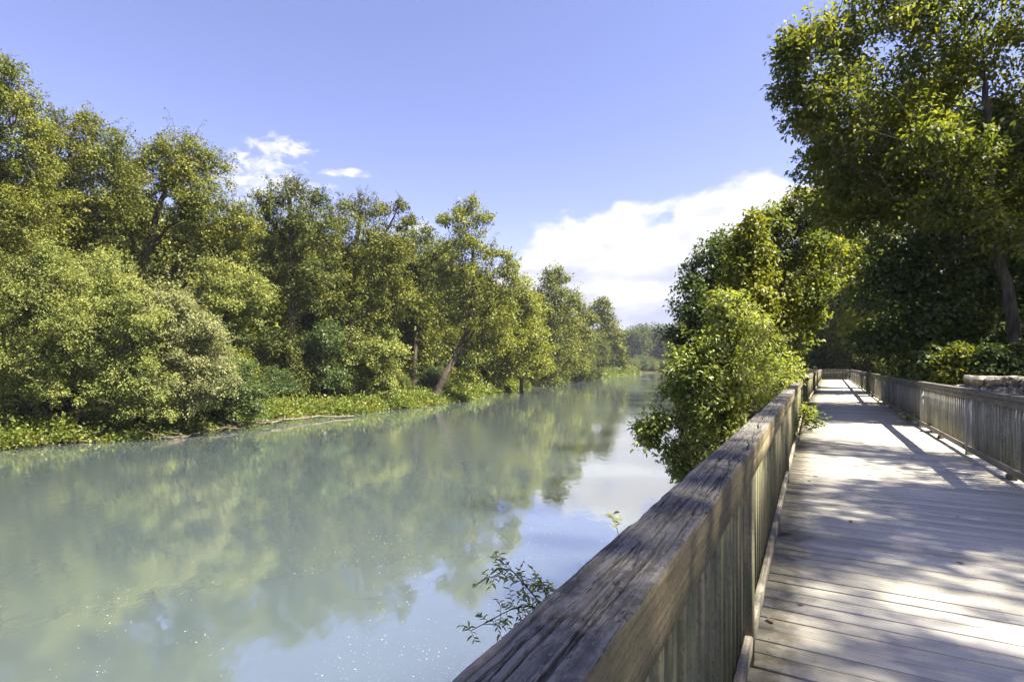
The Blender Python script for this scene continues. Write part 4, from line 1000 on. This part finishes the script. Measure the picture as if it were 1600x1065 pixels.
# ------------------------------------------------------------------ stone wall
def build_wall():
    rng = random.Random(12); st = mat_stone()
    p0 = P(1512, 620, 11.6); p1 = P(1665, 620, 9.9)
    d = (p1 - p0)[:2]; L = float(np.hypot(*d)); ang = math.atan2(d[1], d[0])
    gz = ground_z((p0[0] + p1[0]) / 2, (p0[1] + p1[1]) / 2) - .15
    root = empty('stone_wall', (p0[0], p0[1], gz), ang); tag(root, 'ruined dry stone wall of lichen-spotted blocks behind the wooded-side railing', 'wall')
    top = 1.27; z = 0; row = 0
    me0 = []
    for k in range(7):
        rs = np.random.RandomState(60 + k); V = []
        bm_v = [(x, y, zz) for x in (-1, -.4, .4, 1) for y in (-1, 1) for zz in (-1, 0, 1)]
        V = np.array(bm_v, float) * .5; V[:, 0] *= 1 - .05 * (abs(V[:, 2]) > .4); V[:, 1] *= 1 - .05 * (abs(V[:, 2]) > .4); V[:, 2] *= 1 - .05 * (abs(V[:, 0]) > .4)
        V += rs.randn(*V.shape) * .06
        Q = []; I = lambda a, b, c: a * 6 + b * 3 + c
        for a in range(3):
            for c in range(2): Q += [(I(a, 0, c), I(a + 1, 0, c), I(a + 1, 0, c + 1), I(a, 0, c + 1)), (I(a, 1, c), I(a, 1, c + 1), I(a + 1, 1, c + 1), I(a + 1, 1, c))]
            Q += [(I(a, 0, 2), I(a + 1, 0, 2), I(a + 1, 1, 2), I(a, 1, 2)), (I(a, 0, 0), I(a, 1, 0), I(a + 1, 1, 0), I(a + 1, 0, 0))]
        for c in range(2): Q += [(I(0, 0, c), I(0, 0, c + 1), I(0, 1, c + 1), I(0, 1, c)), (I(3, 0, c), I(3, 1, c), I(3, 1, c + 1), I(3, 0, c + 1))]
        me = new_mesh('stone', V, Q); me.materials.append(st); me0.append(me)
    H = top - gz
    while z < H - .06:
        h = rng.uniform(.13, .24); x = rng.uniform(-.2, 0) + max(0, (z / H - .75)) * 1.0
        while x < L:
            w = rng.uniform(.17, .42)
            o = bpy.data.objects.new('stone', me0[rng.randrange(7)]); COL.objects.link(o); o.parent = root
            o.location = (x + w / 2, rng.uniform(-.03, .03), z + h / 2); o.scale = (w * 1.04, .45 * rng.uniform(.9, 1.1), h * 1.08); o.rotation_euler = (rng.uniform(-.05, .05), rng.uniform(-.05, .05), rng.uniform(-.06, .06) + (math.pi if rng.random() < .5 else 0))
            x += w
        z += h
build_wall()

# ------------------------------------------------------------------ small plants by the railings
def sprig(name, label, root_pt, stems, leaf, mat, seed, cat='plant', group=None, n_leaf=26, r0=.007, ratio=.36):
    """leafy shoots: stems are lists of world points; paired leaves along side twigs"""
    rs = np.random.RandomState(seed); L, T = Leaves(), Tubes(); b = np.array(root_pt, float)
    for S in stems:
        S = np.array(S, float); m = len(S); tt = np.linspace(0, m - 1, 6 * m); pts = np.stack([np.interp(tt, np.arange(m), S[:, k]) for k in range(3)], -1)
        for _ in range(3): pts[1:-1] = (pts[:-2] + 2 * pts[1:-1] + pts[2:]) / 4
        T.add(pts, np.linspace(r0, r0 * .35, len(pts)), 5)
        for q in range(n_leaf):
            i = int(len(pts) * (.35 + .65 * (q + rs.rand()) / n_leaf)); i = min(i, len(pts) - 1)
            tg = norm(pts[min(i + 1, len(pts) - 1)] - pts[max(i - 1, 0)])
            sd = norm(np.cross(tg, [0, 0, 1.]) * (1 if q % 2 else -1) + .5 * rs.randn(3) + .45 * tg)
            ln = leaf * rs.uniform(1.2, 3.4); e = pts[i] + sd * ln + np.array([0, 0, -.12 * ln])
            tw = bend(pts[i], e, rs, 5, .08, .12); T.add(tw, np.linspace(r0 * .3, r0 * .12, 5), 4)
            k = max(3, int(ln / leaf * 2.6)); t = np.linspace(.25, 1, k); pos = np.stack([np.interp(t * 4, np.arange(5), tw[:, c]) for c in range(3)], -1)
            lr = np.where(np.arange(k) % 2, 1, -1)[:, None] * norm(np.cross(sd, [0, 0, 1.]))
            ax = norm(sd * .55 + lr * .8 + .25 * rs.randn(k, 3) + np.array([0, 0, -.25]))
            L.add(pos, ax, norm(np.array([0, 0, 1.]) + .45 * rs.randn(k, 3)), leaf * (.6 + .6 * rs.rand(k)))
    root = empty(name, b); tag(root, label, cat, group)
    obj('stem', T.mesh('stem', b), BARK, root); obj('leaves', L.mesh('leaves', ratio, .14, True, b), LEAF[mat], root)
def build_small_plants():
    Zs = 2.6
    q = P(900, 1300, Zs); gz = max(ground_z(q[0], q[1]), WATER); r0 = np.array([q[0], q[1], gz])
    fork = P(880, 985, 2.5)
    sprig('leafy_sapling', 'slender sapling with narrow leaves reaching up beside the near end of the cracked cap', r0,
        [[r0, P(905, 1150, 2.6), fork, P(822, 915, 2.42), P(795, 885, 2.4), P(768, 902, 2.36)], [r0, P(905, 1150, 2.6), fork, P(835, 945, 2.46), P(800, 950, 2.4), P(735, 985, 2.3)], [r0, P(905, 1150, 2.6), fork, P(855, 925, 2.5), P(845, 905, 2.5)]],
        .034, 'bright', 61, n_leaf=34, r0=.005)
    q = P(975, 900, 3.0); gz = max(ground_z(q[0], q[1]), WATER); r0 = np.array([q[0], q[1], gz])
    sprig('leafy_sapling', 'single leaf tip just showing over the outer edge of the cracked cap', r0, [[r0, P(980, 900, 3.0), P(964, 824, 3.0)]], .05, 'bright', 62, n_leaf=2, r0=.004, ratio=.7)
    for k, (u, v) in enumerate(((11.3, -.16), (13.2, -.17), (15.2, -.15))):
        p = walk(u, VL + .01); b = np.array([p[0], p[1], 0.0]); inn = np.append(walk(u, .12) - walk(u, -.1), 0); inn = norm(inn)
        al = norm(np.append(walk(u + 1, 0) - walk(u, 0), 0))
        sprig('vine_shoot', ['vine shoot pushing through the river-side railing near the second cap joint', 'taller vine shoot through the river-side railing past the second cap joint', 'vine shoot drooping on the planks by the far river-side railing'][k], b,
            [[b, b + inn * .05 + (0, 0, .35), b + inn * .18 + al * .1 + (0, 0, .75 - .2 * k)], [b, b + inn * .1 + al * .2 + (0, 0, .25), b + inn * .35 + al * .3 + (0, 0, .3)], [b, b - al * .2 + inn * .08 + (0, 0, .4), b - al * .5 + inn * .12 + (0, 0, .55)]],
            .085, 'canopy', 70 + k, group='vine shoots on the river-side railing', n_leaf=9, r0=.006, ratio=.6)
    p = walk(17.2, VR - .02); b = np.array([p[0], p[1], 0.0])
    sprig('vine_shoot', 'small weed growing at the foot of the wooded-side railing', b, [[b, b + (-.1, 0, .15), b + (-.25, .05, .28)], [b, b + (.02, -.1, .2), b + (0, -.3, .3)]], .08, 'bright', 75, n_leaf=7, r0=.005, ratio=.6)
build_small_plants()

def build_fallen_leaves():
    rng = random.Random(66); dry = mat_plain('leaf_dry_brown', (.07, .05, .03), .8, 60, .4)
    me = []
    for k in range(3):
        rs = np.random.RandomState(k); a = np.linspace(0, 6.283, 9, endpoint=False)
        rr = .022 * (1 + .35 * rs.rand(9)) * np.where(np.arange(9) % 2, .8, 1.15)
        V = [(0, 0, .004)] + [(math.cos(t) * r * 1.4, math.sin(t) * r, .003 + .010 * rs.rand()) for t, r in zip(a, rr)]
        m = new_mesh('fallen_leaf', V, None, [(0, 1 + i, 1 + (i + 1) % 9) for i in range(9)]); m.materials.append(dry); me.append(m)
    spots = [(1360, 742), (1425, 715), (1433, 707), (1467, 704), (1468, 721), (1275, 744), (1265, 752), (1560, 753), (1516, 721), (1456, 690), (1445, 675), (1309, 695), (1422, 665), (1388, 642), (1496, 808), (1340, 700), (1395, 690), (1350, 640), (1204, 970), (1252, 945), (1480, 735), (1540, 765), (1300, 720), (1330, 815), (1500, 880)]
    for px, py in spots:
        Z = CAM_Z * F / (py - 571); p = P(px, py, Z)
        o = obj('fallen_leaf', me[rng.randrange(3)], None, None, (p[0], p[1], .0045), (0, 0, rng.uniform(0, 6.28))); s = rng.uniform(.45, .9); o.scale = (s, s, s)
        tag(o, 'small dry brown leaf lying on the boardwalk planks', 'leaf', 'dry leaves scattered on the planks')
build_fallen_leaves()

# ------------------------------------------------------------------ air
def build_haze():
    m, N, out = material('haze_air')
    v = N.n('ShaderNodeVolumePrincipled', i={'Color': (.80, .86, 1.0, 1), 'Density': .0002, 'Anisotropy': .25})
    N.link(v.outputs[0], out.inputs['Volume'])
    x0, x1, y0, y1, z0, z1 = -1600, 1900, -1300, 2500, WATER - 4.2, 48
    V = [(x, y, z) for z in (z0, z1) for x, y in ((x0, y0), (x1, y0), (x1, y1), (x0, y1))]
    Q = [(0, 3, 2, 1), (4, 5, 6, 7), (0, 1, 5, 4), (1, 2, 6, 5), (2, 3, 7, 6), (3, 0, 4, 7)]
    tag(obj('haze', new_mesh('haze', V, Q), m), 'thin blue haze in the air over the river', 'haze', kind='stuff')
build_haze()
